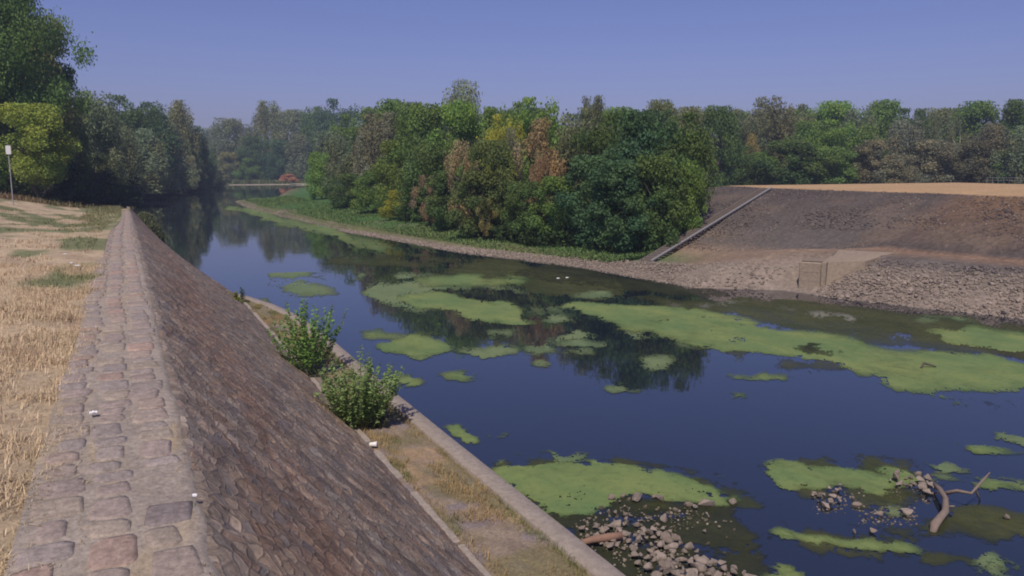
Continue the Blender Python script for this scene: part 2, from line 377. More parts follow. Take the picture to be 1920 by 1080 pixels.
Xd = Xs_ + hgt * nx; Zd = Zs_ + hgt * nz
base = np.array([.295, .225, .168]); grey = np.array([.26, .23, .195]); rust = np.array([.27, .165, .11]); dark = np.array([.145, .122, .12]); mort = np.array([.30, .25, .195])
C = base + 0 * Xs_[..., None]
C = C + (grey - C) * (sm(.6, .8, r2) * .8)[..., None]; C = C + (dark - C) * (sm(.35, .1, r1) * .7)[..., None]
streak = vn(Ysg * .35 + S * .5, S * 1.6, 80); band = np.exp(-((S - .95) / .55) ** 2)
rs = sm(.5, .68, streak) * .35 + band * sm(.38, .6, vn(Ysg * .6, S * 2.2, 82)) * .75
C = C + (rust - C) * np.clip(rs * (.5 + r2 * .7), 0, .9)[..., None]
C = C + (mort - C) * (joint * .75 * sm(.3, .6, vn(Ysg * 2, S * 2, 84)))[..., None]
topm = sm(.35, .05, S + (vn(Ysg * 3, S * 3, 86) - .5) * .3); C = C + (np.array([.30, .25, .21]) - C) * (topm * .55)[..., None]
C = C * (.80 + .40 * vn(Ysg * 6, S * 6, 88))[..., None] * (.80 + .42 * hsh((r1 * 9999).astype(int), (r2 * 9999).astype(int), 5))[..., None]
pit = sm(.72, .8, vn(Ysg * 5, S * 5, 89)) * joint; C = C * (1 - .55 * pit)[..., None]
st_ = vn(Ysg * 1.2 + S * 1.1, S * 7 - Ysg * 1.5, 91); C = C * (.84 + .34 * st_)[..., None]
def m_slope(name):
    t = MT(name, .8, .25); at_ = t.n('ShaderNodeAttribute'); at_.attribute_name = 'suv'
    wv = t.n('ShaderNodeTexNoise'); wv.inputs['Scale'].default_value = 5; t.l(at_.outputs['Vector'], wv.inputs['Vector'])
    add = t.mix(.10, at_.outputs['Vector'], wv.outputs['Color'], 'ADD')
    mp = t.n('ShaderNodeMapping'); mp.inputs['Rotation'].default_value = (0, 0, .5); mp.inputs['Scale'].default_value = (6.8, 12.5, 1); t.l(add, mp.inputs[0])
    vo = t.n('ShaderNodeTexVoronoi', voronoi_dimensions='2D'); vo.inputs['Scale'].default_value = 1; t.l(mp.outputs[0], vo.inputs['Vector'])
    ve = t.n('ShaderNodeTexVoronoi', voronoi_dimensions='2D', feature='DISTANCE_TO_EDGE'); ve.inputs['Scale'].default_value = 1; t.l(mp.outputs[0], ve.inputs['Vector'])
    b = t.noise(26, 7, .75); b2 = t.noise(2.2, 5, .7)
    sp = t.n('ShaderNodeSeparateColor'); t.l(vo.outputs['Color'], sp.inputs[0])
    c = t.mix(1.0, t.vcol(), t.ramp(sp.outputs[0], [(0, .76), (1, 1.26)]), 'MULTIPLY')
    c = t.mix(t.ramp(sp.outputs[1], [(.72, 0.0), (.9, .45)]), c, (.24, .145, .10)); c = t.mix(t.ramp(sp.outputs[2], [(.75, 0.0), (.92, .45)]), c, (.18, .18, .19))
    j = t.ramp(ve.outputs['Distance'], [(.0, .5), (.12, 0.0)])
    jc = t.mix(t.ramp(b2, [(.42, 0.0), (.6, 1.0)]), (.11, .09, .08), (.30, .25, .21)); c = t.mix(j, c, jc)
    c = t.mix(1.0, c, t.ramp(b, [(.28, .58), (.72, 1.42)]), 'MULTIPLY')
    hh = t.ramp(ve.outputs['Distance'], [(0, 0.0), (.14, 1.0)])
    return t.done(c, t.bump(hh, .012, .5, t.bump(b, .015, .9)))
M['slope'] = m_slope('slope_masonry')
def m_mason(name='masonry', sc=1):
    t = MT(name, .8, .25); b = t.noise(22 * sc, 6, .75); a = t.noise(60 * sc, 4, .7, t.coord((1, .45, 1), (0, 0, .5)))
    c = t.mix(1.0, t.vcol(), t.ramp(b, [(.28, .62), (.72, 1.38)]), 'MULTIPLY'); c = t.mix(1.0, c, t.ramp(a, [(.3, .8), (.7, 1.2)]), 'MULTIPLY')
    return t.done(c, t.bump(b, .012, .7))
M['mason'] = m_mason()
me = mesh_np('paved_slope', np.stack([Xd, Ysg, Zd], -1).reshape(-1, 3), gridfaces(len(Ysl), len(ss))[:, ::-1].copy(), C.reshape(-1, 3))
a_ = me.attributes.new('suv', 'FLOAT_VECTOR', 'POINT'); a_.data.foreach_set('vector', np.stack([Ysg, S, 0 * S], -1).astype(np.float32).ravel())
tag(link('paved_slope', me, M['slope']), kind='structure')

# ---- path: mortar bed with stones set in it
Yp = np.concatenate([np.linspace(-3, 14, 500), np.linspace(14.1, 57, 300)]); tp = np.linspace(0, 1, 36)
XL = -.55 + .10 * sm(5, 13, Yp) + .20 * sm(20, 50, Yp); XR = pR(Yp)
Xp = XL[:, None] + (XR - XL)[:, None] * tp[None] + (tp[None] > .97) * (vn(Yp * 3, Yp * 0, 90) - .1)[:, None] * .04; YP = np.repeat(Yp[:, None], len(tp), 1)
Zp = pz(YP) + (vn(Xp * 7, YP * 7, 92) - .5) * .012; Zp[:, -1] -= .03; Zp[:, -2] -= .008
cb = np.array([.325, .28, .24]) * (.8 + .4 * vn(Xp * 5, YP * 3, 94))[..., None]
cb = cb + (np.array([.42, .33, .21]) - cb) * (sm(.55, .75, vn(Xp * 6, YP * 1.5, 95)) * .6)[..., None]
tag(link('path', mesh_np('path', np.stack([Xp, YP, Zp], -1).reshape(-1, 3), gridfaces(len(Yp), len(tp))[:, ::-1].copy(), cb.reshape(-1, 3), smooth=True), M['mason']), kind='structure')
V = []; Fs = []; Cc = []
for cidx, (xa, xb) in enumerate([(-.50, -.30), (-.262, -.06), (-.02, .195)]):
    y = -2.5 + random.random() * .2
    while y < 55.5:
        L = random.uniform(.14, .34) if cidx else random.uniform(.14, .28); g = random.uniform(.006, .03)
        sh = .12 * float(sm(20, 50, y)) * 1.0
        if random.random() < (.04 if y < 20 else .1): y += L; continue
        dr = (float(vn(y * .8, cidx * 7.3, 97)) - .5) * .09; x0 = xa + random.uniform(-.035, .035) + sh + dr; x1 = xb + random.uniform(-.04, .03) + sh + dr; y0 = y; y1 = y + L
        z = float(pz(y)) + random.uniform(.002, .010); k = len(V)
        col = np.array(random.choice([(.25, .205, .20), (.26, .215, .20), (.23, .20, .205), (.28, .22, .20), (.29, .205, .18), (.26, .22, .19), (.235, .205, .20), (.27, .23, .20)])) * random.uniform(.95, 1.2) * 1.05 + .02; col = col * np.array([1.04, 1.0, .93]) * .75 + np.array([.31, .27, .235]) * .25
        if random.random() < .004: col = np.array((.225, .19, .185))
        def ring(ins, zz):
            pts = []; c = .025 + ins
            for (px_, py_) in ((x0 + ins, y0 + c + .01), (x0 + ins, y1 - c - .01), (x0 + c, y1 - ins), (x1 - c, y1 - ins), (x1 - ins, y1 - c - .01), (x1 - ins, y0 + c + .01), (x1 - c, y0 + ins), (x0 + c, y0 + ins)):
                pts.append((px_, py_, zz))
            return pts
        jt = [(random.uniform(-.012, .012), random.uniform(-.012, .012)) for _ in range(8)]
        for ins, zz in ((0, z - .035), (.008, z), (.03, z + .003)):
            V += [(p[0] + j[0], p[1] + j[1], p[2] + random.uniform(-.002, .002)) for p, j in zip(ring(ins, zz), jt)]; Cc += [col * random.uniform(.88, 1.1) for _ in range(8)]
        V.append(((x0 + x1) / 2, (y0 + y1) / 2, z + .004)); Cc.append(col * 1.05)
        for r in range(2):
            for i in range(8): Fs.append([k + r * 8 + i, k + r * 8 + 8 + i, k + r * 8 + 8 + (i + 1) % 8, k + r * 8 + (i + 1) % 8])
        for i in range(8): Fs.append([k + 16 + i, k + 24, k + 16 + (i + 1) % 8])
        y += L + g
tag(link('path_paving', mesh_np('path_paving', np.array(V), Fs, np.array(Cc), smooth=True), M['mason']), kind='structure')

# ---- berm with weeds, kerb
KO = [(4.40, -4), (4.38, 6.4), (4.34, 10.2), (4.32, 13.8), (4.36, 18.5), (4.27, 22.5), (3.95, 24.9), (3.45, 26.9), (3.2, 27.6)]
ky = np.array([p[1] for p in KO]); kx = np.array([p[0] for p in KO])
Ybm = np.linspace(-4, 27.4, 420); tb = np.linspace(0, 1, 40)
bx0 = toeX(Ybm) - .06; bx1 = np.interp(Ybm, ky, kx) - .12
Xm = bx0[:, None] + np.maximum(bx1 - bx0, .01)[:, None] * tb[None]; Ym = np.repeat(Ybm[:, None], len(tb), 1)
q1, q2, qe = cells(Xm / .24, Ym / .27, 120)
Zm = BERM - .02 + (vn(Xm * 3, Ym * 3, 122) - .5) * .05 + sm(.05, .15, qe) * .015
cm = np.array([.25, .20, .155]) * (.75 + .5 * vn(Xm * 6, Ym * 6, 124))[..., None]
cm = cm + (np.array([.21, .18, .19]) - cm) * (sm(.55, .75, q2) * sm(.04, .14, qe))[..., None] * .8
cm = cm + (np.array([.17, .15, .07]) - cm) * (sm(.5, .7, vn(Xm * 2, Ym * 1.4, 126)) * .7)[..., None]
cm = cm + (np.array([.36, .25, .15]) - cm) * (sm(.55, .7, vn(Xm * 2.4, Ym * 1.2, 128)) * .6)[..., None]
tag(link('berm', mesh_np('berm', np.stack([Xm, Ym, Zm], -1).reshape(-1, 3), gridfaces(len(Ybm), len(tb))[:, ::-1].copy(), cm.reshape(-1, 3), smooth=True), M['mason']), kind='structure')
prof = [(-.29, -.2), (-.29, .03), (-.275, .045), (-.015, .045), (0, .03), (.02, -1.1)]
yk = np.linspace(-4, 27.6, 160); xk = np.interp(yk, ky, kx); kv = []
dxk = np.gradient(xk, yk)
for i, y in enumerate(yk):
    L = sqrt(1 + dxk[i] ** 2)
    for (a, b) in prof: kv.append((xk[i] + a / L, y - a * dxk[i] / L * 1.0, BERM + b + (float(vn(y * 1.3, a * 3, 130)) - .5) * .012))
kf = gridfaces(len(yk), len(prof)); tag(link('kerb', mesh_np('kerb', np.array(kv), kf[:, ::-1].copy()), M['concrete']), kind='structure')
# far end of the berm: concrete apron into the water is the kerb itself; stone toe course along the slope foot
mb = MB(); y = 1.0
while y < 26.2:
    L = random.uniform(.25, .5)
    if random.random() < .8: mb.box((float(toeX(y)) + .0, y, BERM - .01), (.09 + random.random() * .05, L * .97, .06 + random.random() * .03), random.uniform(-.05, .05), bev=.015)
    y += L
tag(mb.build('toe_course', M['concrete']), kind='structure')

# ------------------------------------------------------------------ rocks
from mathutils import Vector, noise as mnoise
import bmesh
def rock_proto(seed, sub=2):
    bm = bmesh.new(); bmesh.ops.create_icosphere(bm, subdivisions=sub, radius=.5); rnd = random.Random(seed)
    for _ in range(13):
        n = Vector((rnd.gauss(0, 1), rnd.gauss(0, 1), rnd.gauss(0, 1))).normalized(); d = rnd.uniform(.17, .34)
        for v in bm.verts:
            k = v.co.dot(n)
            if k > d: v.co -= n * (k - d) * .92
    for v in bm.verts: v.co += v.co.normalized() * (mnoise.noise(v.co * 3.1 + Vector((seed, 0, 0))) * .06)
    me = bpy.data.meshes.new('rock'); bm.to_mesh(me); bm.free(); return me
RP = [rock_proto(i) for i in range(7)]
for m_ in RP: m_.materials.append(M['rock'])
nrock = 0
def rock(x, y, z, s, label, group, flatness=.7, cat='rock'):
    global nrock; nrock += 1
    o = bpy.data.objects.new('rock', random.choice(RP)); COL.objects.link(o); o.location = (x, y, z)
    o.scale = (s * random.uniform(.8, 1.35), s * random.uniform(.8, 1.2), s * random.uniform(.55, .95) * flatness / .7)
    o.rotation_euler = (random.uniform(-.4, .4), random.uniform(-.4, .4), random.uniform(0, 6.28)); return tag(o, label, cat, group)
def inpoly(x, y, P):
    x = np.asarray(x, float); y = np.asarray(y, float); r = np.zeros(x.shape, bool); n = len(P)
    for i in range(n):
        x1, y1 = P[i]; x2, y2 = P[(i + 1) % n]
        if y1 == y2: continue
        r ^= ((y1 > y) != (y2 > y)) & (x < (x2 - x1) * (y - y1) / (y2 - y1) + x1)
    return r
def scatter(poly, n, smin, smax, label, group, lift=0.02, mind=.75):
    P = [at(*p) for p in poly]; xs = [p[0] for p in P]; ys = [p[1] for p in P]; got = []; tries = 0
    while len(got) < n and tries < 20000:
        tries += 1; x = random.uniform(min(xs), max(xs)); y = random.uniform(min(ys), max(ys))
        if not bool(inpoly([x], [y], P)[0]): continue
        s = smin + (smax - smin) * random.random() ** 2
        if any((x - a) ** 2 + (y - b) ** 2 < (mind * (s + t_) / 2) ** 2 for a, b, t_ in got): continue
        got.append((x, y, s)); rock(x, y, lift + random.uniform(-.03, .05), s, label, group)
scatter([(1085, 1000), (1130, 985), (1180, 985), (1260, 1000), (1320, 1050), (1400, 1075), (1420, 1110), (1280, 1120), (1200, 1080), (1180, 1045), (1120, 1025)], 125, .10, .24, 'pale angular stone in the heap of rubble beside the concrete kerb', 'rocks heaped beside the concrete kerb', .05, .42)
scatter([(1110, 945), (1190, 930), (1260, 940), (1320, 960), (1260, 1000), (1150, 985)], 30, .07, .17, 'half sunk pale stone just beyond the heap, ringed by dark weed', 'half sunk rocks beyond the heap', .0)
scatter([(1270, 1000), (1380, 985), (1400, 1040), (1340, 1040)], 7, .05, .10, 'small stone alone in open water right of the rubble heap', 'small rocks right of the heap', .0, 2)
for (px, py, s, lb) in [(1325, 948, .34, 'largest smooth boulder at the right end of the near rubble'), (1375, 945, .2, 'low flat stone in the water, just right of the largest boulder'),
                        (1238, 938, .22, 'flat stone at the edge of the bright algae, left of the largest boulder'), (1195, 938, .24, 'blocky stone at the back left of the near rubble'), (1245, 978, .22, 'square stone in the middle gap of the near rubble'),
                        (1290, 950, .24, 'stone pair touching the left side of the largest boulder'),
                        (1635, 1000, .14, 'lone pointed stone standing in dark water left of the driftwood'), (1602, 1002, .08, 'tiny stone left of the lone pointed stone'), (1887, 974, .14, 'lone stone near the right edge in thin algae'), (1700, 965, .2, 'stone in dark water just left of the driftwood trunk'), (1650, 968, .13, 'small stone between the two rock clusters and the driftwood')]:
    x, y = at(px, py); rock(x, y, .04, s, lb, None)
scatter([(1520, 930), (1565, 912), (1600, 925), (1605, 950), (1565, 955), (1530, 950)], 17, .08, .22, 'brown stone in the small island left of the driftwood cluster', 'rocks of the left small island', .04, .6)
scatter([(1655, 905), (1700, 890), (1745, 895), (1765, 920), (1740, 935), (1705, 925)], 24, .08, .2, 'brown stone in the pile where the driftwood rests', 'rocks under the driftwood', .05, .55)
scatter([(1620, 960), (1665, 957), (1670, 975), (1625, 975)], 5, .06, .11, 'small stone of the low group awash below the two piles', 'rocks awash below the piles', .0)
# nearest individual riprap of the far bank
rip = []
def rip_pt(y, a, b):
    x0 = xw(y); return x0 + random.uniform(a, b)
n = 0
while n < 75:
    y = random.uniform(12.5, 21.5); x = rip_pt(y, 0, 2.2); q = right_z(x, y)
    rock(x, y, q + .06, random.uniform(.15, .27), 'pale stone in the lower rubble of the far bank, right of the concrete outlet', 'rubble stones right of the concrete outlet'); n += 1
# rest of rubble as one mass
def rubble(name, label, spec, seed, sub=1):
    rnd = np.random.default_rng(seed); bs = []
    for i in range(5):
        m_ = rock_proto(100 + i, sub); v = np.empty(len(m_.vertices) * 3); m_.vertices.foreach_get('co', v); f = np.array([p.vertices[:] for p in m_.polygons]); bs.append((v.reshape(-1, 3), f)); bpy.data.meshes.remove(m_)
    VV = []; FF = []; CC = []; n0 = 0
    for (x, y, z, s, c) in spec:
        v, f = bs[int(rnd.integers(5))]; a = rnd.uniform(0, 6.28); ca, sa = cos(a), sin(a)
        q = v * np.array([s * rnd.uniform(.8, 1.4), s * rnd.uniform(.8, 1.2), s * rnd.uniform(.5, .9)])
        q = np.stack([q[:, 0] * ca - q[:, 1] * sa, q[:, 0] * sa + q[:, 1] * ca, q[:, 2] + q[:, 0] * rnd.uniform(-.4, .4)], -1) + (x, y, z)
        VV.append(q); FF.append(f + n0); CC.append(np.tile(np.array(c) * rnd.uniform(.7, 1.2), (len(q), 1))); n0 += len(q)
    o = link(name, mesh_np(name, np.concatenate(VV), np.concatenate(FF), np.concatenate(CC)), M['rubble']); return tag(o, label, 'rubble', kind='stuff')
spec = []
for _ in range(10500):
    y = random.choice([random.uniform(8, 24), random.uniform(8, 24), random.uniform(24, 62), random.uniform(24, 46)]); x0 = xw(y)
    wd = 3.6 if y < 23.2 else float(np.interp(y, [23, 30, 36, 45, 62], [3.4, 3.0, 1.8, 1.0, .6]))
    x = x0 - .3 + random.random() ** 1.1 * wd
    if 22.3 < y < 24.2 : continue
    c = (.27, .225, .19); 
    if x - x0 > wd * .75 and y < 23: c = (.17, .145, .14)
    if y > 40 and random.random() < .35: continue
    spec.append((x, y, right_z(x, y) + .02, random.uniform(.07, .20) if y < 40 else random.uniform(.12, .3), c))
rubble('rubble_shore', 'pale loose rubble along the waterline of the far bank', spec, 5)
spec = []
for _ in range(9000):
    y = random.uniform(4, 50) if random.random() < .6 else random.uniform(20, 42); k = random.random()
    a = np.array([[np.interp(y, sy, sd[:, l, kk]) for kk in range(2)] for l in (4, 6)]); x = a[0, 0] + (a[1, 0] - a[0, 0]) * k + .2
    if y < 24 and k < .12: continue
    c = random.choice([(.12, .095, .09), (.13, .105, .10), (.09, .075, .078), (.15, .125, .12), (.22, .185, .165)]); 
    if k < .25 and y > 24: c = (.22, .17, .135)
    spec.append((x, y, right_z(x, y) + .0, random.uniform(.07, .19), c))
rubble('rubble_slope', 'dark purple grey rubble facing of the far embankment slope', spec, 6)
spec = []
for _ in range(520):
    y = random.uniform(62, 118); x = xw(y) + random.uniform(-.3, 1.0) * (1 if vn(y * .25, 0, 3) > .45 else .3)
    spec.append((x, y, right_z(x, y) + .02, random.uniform(.12, .3), (.23, .205, .17)))
rubble('gravel_bar', 'brown gravel and stones along the edge of the green spit', spec, 7)
spec = []
for _ in range(500):
    a = random.random() * 6.28; r = random.random() ** .5; x = 1.35 + r * cos(a) * 1.0; y = 61 + r * sin(a) * 5; spec.append((x, y, 1.45 * (1 - r * r) + .1, random.uniform(.12, .35), (.26, .23, .20)))
rubble('stone_mound', 'pale stone mound overgrown with weeds at the far end of the paved path', spec, 8)

spec = []
for _ in range(1500):
    P_ = [at(*p) for p in [(1070, 985), (1150, 950), (1300, 955), (1390, 985), (1440, 1110), (1200, 1110), (1150, 1060), (1100, 1025)]]; x = random.uniform(min(p[0] for p in P_), max(p[0] for p in P_)); y = random.uniform(min(p[1] for p in P_), max(p[1] for p in P_))
    if bool(inpoly([x], [y], P_)[0]) and vn(x * 1.4, y * 1.4, 401) > .42: spec.append((x, y, random.uniform(-.01, .03), random.uniform(.025, .075), random.choice([(.24, .20, .17), (.16, .14, .11), (.30, .26, .22), (.12, .12, .07)])))
for (a_, b_) in [((1520, 905), (1620, 965)), ((1650, 885), (1765, 940)), ((1610, 950), (1720, 985))]:
    for _ in range(120): x, y = at(random.uniform(a_[0], b_[0]), random.uniform(a_[1], b_[1])); spec.append((x, y, .0, random.uniform(.025, .07), random.choice([(.18, .15, .12), (.12, .11, .07), (.24, .20, .17)])))
rubble('gravel', 'small broken stones and gravel between the larger near rocks', spec, 9)
# ------------------------------------------------------------------ algae mats
def algae_mat_mat(name, c0, c1, c2):
    t = MT(name, .75, .2); a = t.noise(.55, 7, .65, t.coord((1.2, .7, 1), (0, 0, .5))); b = t.noise(7, 6, .75); e = t.noise(.9, 6, .7, t.coord((1, 1, 1), (0, 0, 1.1)))
    c = t.mix(t.ramp(a, [(.38, 0.0), (.62, 1.0)]), c0, c1); c = t.mix(t.ramp(b, [(.5, 0.0), (.72, .75)]), c, c2); c = t.mix(t.ramp(e, [(.5, 0.0), (.70, .65)]), c, c2); c = t.mix(t.ramp(t.vcol(), [(.30, .8), (.66, 0.0)]), c, tuple(q * .55 for q in c2))
    t.done(c, t.bump(b, .012, .7)); sub = name in ('olive_algae', 'dark_weed'); fn = t.noise(9, 6, .8, t.coord((1.3, .7, 1), (0, 0, .5))); fm = t.noise(1.6, 5, .7, t.coord((1.3, .6, 1), (0, 0, .5)))
    s1 = t.n('ShaderNodeMath', operation='MULTIPLY_ADD'); t.l(fn, s1.inputs[0]); s1.inputs[1].default_value = .9; t.l(t.vcol(), s1.inputs[2])
    s2 = t.n('ShaderNodeMath', operation='MULTIPLY_ADD'); t.l(fm, s2.inputs[0]); s2.inputs[1].default_value = .8; t.l(s1.outputs[0], s2.inputs[2])
    mr = t.n('ShaderNodeMapRange'); mr.inputs['From Min'].default_value = .98 if not sub else .9; mr.inputs['From Max'].default_value = 1.68 if not sub else 1.95; mr.inputs['To Min'].default_value = .10; mr.inputs['To Max'].default_value = 1.0 if not sub else .85; t.l(s2.outputs[0], mr.inputs['Value'])
    t.l(mr.outputs[0], t.b.inputs['Alpha']); return t.m
M['duck'] = algae_mat_mat('duckweed', (.130, .205, .078), (.205, .255, .088), (.085, .135, .05))
M['duck2'] = algae_mat_mat('pale_duckweed', (.13, .19, .095), (.18, .225, .105), (.08, .12, .06))
M['olive'] = algae_mat_mat('olive_algae', (.055, .068, .024), (.085, .092, .034), (.035, .045, .02))
M['dark'] = algae_mat_mat('dark_weed', (.030, .036, .018), (.05, .055, .025), (.02, .025, .012))
M['scum'] = algae_mat_mat('pale_scum', (.20, .20, .16), (.27, .27, .22), (.13, .14, .09))
def matpatch(poly, mat, z, label, name='algae_mat', group=None, dens=.0, rag=1.0, seed=1, kind=None, cell=None, cat='algae'):
    """poly in pixels on the water; filled with small cells whose edge is broken up by noise"""
    P = np.array([at(*p) for p in poly]); x0, y0 = P.min(0); x1, y1 = P.max(0); cy = (y0 + y1) / 2; cx = (x0 + x1) / 2; d = sqrt(cx * cx + cy * cy)
    # cells follow the mean line of sight so their edges stay fine
    ang = atan2(cx, cy); ca, sa = cos(ang), sin(ang)
    cs = (max(.014, d * .0010), max(.022, d * d * .00022))
    Q = np.stack([P[:, 0] * ca - P[:, 1] * sa, P[:, 0] * sa + P[:, 1] * ca], -1); a0, b0 = Q.min(0) - .5; a1, b1 = Q.max(0) + .5
    while (a1 - a0) / cs[0] * (b1 - b0) / cs[1] > 420000: cs = (cs[0] * 1.15, cs[1] * 1.15)
    U, W = np.meshgrid(np.arange(a0, a1, cs[0]), np.arange(b0, b1, cs[1]))
    x = U * ca + W * sa; y = -U * sa + W * ca
    U = U + (hsh(np.arange(U.size).reshape(U.shape), 0 * U.astype(int), seed) - .5) * cs[0] * .8; W = W + (hsh(np.arange(U.size).reshape(U.shape), 0 * U.astype(int) + 3, seed) - .5) * cs[1] * .8
    k = .02 * d * rag; kx_ = k * 3.2; ky_ = k * 2.2 * max(1, d / 16)
    dU = (vn(U / kx_, W / ky_, seed) - .5) * kx_ * 1.1 + (vn(U / kx_ * 5, W / ky_ * 4, seed + 9) - .5) * kx_ * .5; dW = (vn(U / kx_, W / ky_, seed + 5) - .5) * ky_ * 1.3 + (vn(U / kx_ * 5, W / ky_ * 4, seed + 12) - .5) * ky_ * .55
    x = U * ca + W * sa; y = -U * sa + W * ca; U2 = U + dU; W2 = W + dW; wx = U2 * ca + W2 * sa; wy = -U2 * sa + W2 * ca
    ins = inpoly(wx, wy, P.tolist())
    cen = P.mean(0); P2 = (cen + (P - cen) * 1.10 + 0).tolist(); fl = inpoly(wx + dU * .4, wy, P2) & (vn(U / .07, W / (.012 * d), seed + 40, 3) > .66) & (vn(U / (k * 4), W / (ky_ * 1.5), seed + 44) > .47)
    if dens > 0: ins &= (vn(U / (k * 2.4), W / (ky_ * .7), seed + 20, 4) + (vn(U / .05, W / .08, seed + 27, 2) - .5) * .28) > dens
    if kind is None: ins |= fl
    def blur(A, r_):
        c_ = np.cumsum(np.pad(A, ((r_ + 1, r_), (0, 0)), mode='edge'), 0); A = (c_[2 * r_ + 1:] - c_[:-2 * r_ - 1]) / (2 * r_ + 1)
        c_ = np.cumsum(np.pad(A, ((0, 0), (r_ + 1, r_)), mode='edge'), 1); return (c_[:, 2 * r_ + 1:] - c_[:, :-2 * r_ - 1]) / (2 * r_ + 1)
    bl = blur(blur(ins.astype(float), 4), 3); ins &= vn(U / (cs[0] * 4), W / (cs[1] * 2), seed + 60, 3) < .24 + bl * .72
    bl = np.clip(blur(bl, 4) * (.62 + .75 * vn(U / (k * 6), W / (ky_ * 1.6), seed + 70, 4)), 0, 1)
    j, i = np.nonzero(ins[:-1, :-1])
    if len(j) == 0: return None
    nc = U.shape[1]; quads = np.stack([j * nc + i, j * nc + i + 1, (j + 1) * nc + i + 1, (j + 1) * nc + i], -1)
    used, inv = np.unique(quads.ravel(), return_inverse=True)
    Vv = np.stack([x.ravel()[used], y.ravel()[used], z + (vn(x.ravel()[used] * 7, y.ravel()[used] * 7, seed) * .006)], -1)
    tb_ = bl.ravel()[used][:, None] * np.ones((1, 3)); o = link(name, mesh_np(name, Vv, inv.reshape(-1, 4), tb_), mat); return tag(o, label, cat, group, kind)
Pm = matpatch
Pm([(1080, 570), (1240, 572), (1320, 580), (1400, 600), (1480, 618), (1560, 625), (1640, 645), (1700, 655), (1760, 668), (1850, 672), (1990, 690), (1990, 742), (1925, 742), (1840, 742), (1760, 735), (1680, 718), (1600, 700), (1560, 680), (1480, 672), (1350, 655), (1260, 635), (1150, 605), (1080, 588), (1040, 575)], M['duck'], .006, 'largest bright green algae mat stretching from mid river to the right edge', seed=3, dens=.16)
Pm([(1180, 556), (1340, 562), (1500, 566), (1700, 590), (1990, 615), (1990, 690), (1760, 668), (1640, 645), (1480, 617), (1350, 590), (1230, 574)], M['olive'], .002, 'olive brown submerged weed between the largest mat and the far rubble shore', 'weed_bed', seed=5, dens=.22)
Pm([(1160, 563), (1400, 564), (1640, 590), (1600, 600), (1400, 578), (1240, 572)], M['scum'], .009, 'pale grey scum streak floating below the concrete outlet', 'scum', seed=6, dens=.45)
Pm([(1640, 598), (1720, 592), (1925, 612), (1925, 622), (1800, 612)], M['duck2'], .009, 'thin green algae strip close under the far rubble shore at the right', seed=7, dens=.42)
Pm([(1740, 618), (1830, 616), (1990, 628), (1990, 660), (1880, 652), (1790, 640)], M['duck'], .009, 'green algae mat beyond the largest mat at the right edge', seed=8, dens=.2)
Pm([(770, 518), (870, 510), (1010, 513), (1060, 522), (980, 534), (880, 541), (800, 535)], M['duck'], .008, 'farthest bright algae mat of the middle river', seed=11, dens=.22)
Pm([(700, 478), (850, 482), (1000, 498), (1100, 515), (1200, 527), (1180, 548), (1090, 560), (1000, 550), (900, 528), (760, 512), (600, 492), (640, 480)], M['olive'], .002, 'dull olive weed spread along the far shore in the middle', 'weed_bed', seed=12, dens=.27)
Pm([(1040, 553), (1140, 549), (1230, 560), (1200, 566), (1100, 562)], M['duck2'], .009, 'narrow algae strip left of the largest mat', seed=13, dens=.35)
Pm([(770, 556), (830, 546), (885, 553), (940, 566), (985, 584), (970, 604), (900, 600), (830, 588), (775, 574)], M['duck'], .008, 'rounded green algae mat in the middle of the tree reflection', seed=14, dens=.2)
Pm([(690, 548), (780, 552), (900, 560), (900, 566), (760, 560)], M['duck2'], .008, 'thin pale algae line left of the rounded mat', seed=15, dens=.4)
Pm([(960, 580), (1100, 590), (1200, 606), (1330, 640), (1300, 655), (1180, 632), (1050, 610), (960, 600)], M['duck2'], .004, 'sparse pale algae fringe under the largest mat', seed=16, dens=.52)
Pm([(665, 620), (720, 614), (790, 622), (830, 630), (780, 640), (700, 636)], M['duck'], .008, 'upper of the two algae mats nearest the tall weeds', seed=17, dens=.2)
Pm([(700, 645), (780, 634), (830, 640), (870, 655), (850, 663), (790, 669), (730, 657)], M['duck'], .01, 'lower of the two algae mats nearest the tall weeds', seed=18, dens=.15)
Pm([(855, 652), (940, 645), (985, 655), (960, 665), (880, 663)], M['duck2'], .008, 'oval algae mat right of the pair of mats by the weeds', seed=19, dens=.2)
Pm([(1015, 640), (1090, 634), (1150, 647), (1130, 660), (1060, 653)], M['duck2'], .008, 'oval algae mat in the dark reflection, upper of two', seed=20, dens=.2)
Pm([(1045, 664), (1120, 660), (1145, 667), (1080, 673)], M['duck2'], .008, 'thin algae mat in the dark reflection, lower of two', seed=21, dens=.2)
Pm([(990, 673), (1030, 670), (1042, 680), (1000, 683)], M['duck2'], .008, 'tiny algae mat left below the two mats of the dark reflection', seed=22)
Pm([(812, 703), (860, 694), (914, 699), (908, 715), (840, 715)], M['duck'], .008, 'isolated oval algae mat in blue water below the pair', seed=23, dens=.12)
Pm([(735, 712), (765, 706), (800, 725), (745, 730)], M['duck'], .008, 'small algae mat touching the kerb behind the tall weeds', seed=24, dens=.1)
Pm([(1128, 722), (1180, 721), (1248, 732), (1230, 739), (1150, 734)], M['duck2'], .008, 'thin pale algae mat lowest in the dark tree reflection', seed=25, dens=.15)
Pm([(1372, 699), (1430, 697), (1478, 701), (1475, 708), (1390, 710)], M['duck'], .008, 'narrow algae mat in blue water under the largest mat', seed=26, dens=.2)
Pm([(1385, 681), (1415, 680), (1420, 685), (1395, 687)], M['duck'], .008, 'speck of algae between the largest mat and the narrow one', seed=27)
Pm([(1366, 742), (1400, 741), (1424, 747), (1416, 755), (1380, 752)], M['duck'], .008, 'small lone algae mat in open blue water right of the reflection', seed=28, dens=.1)
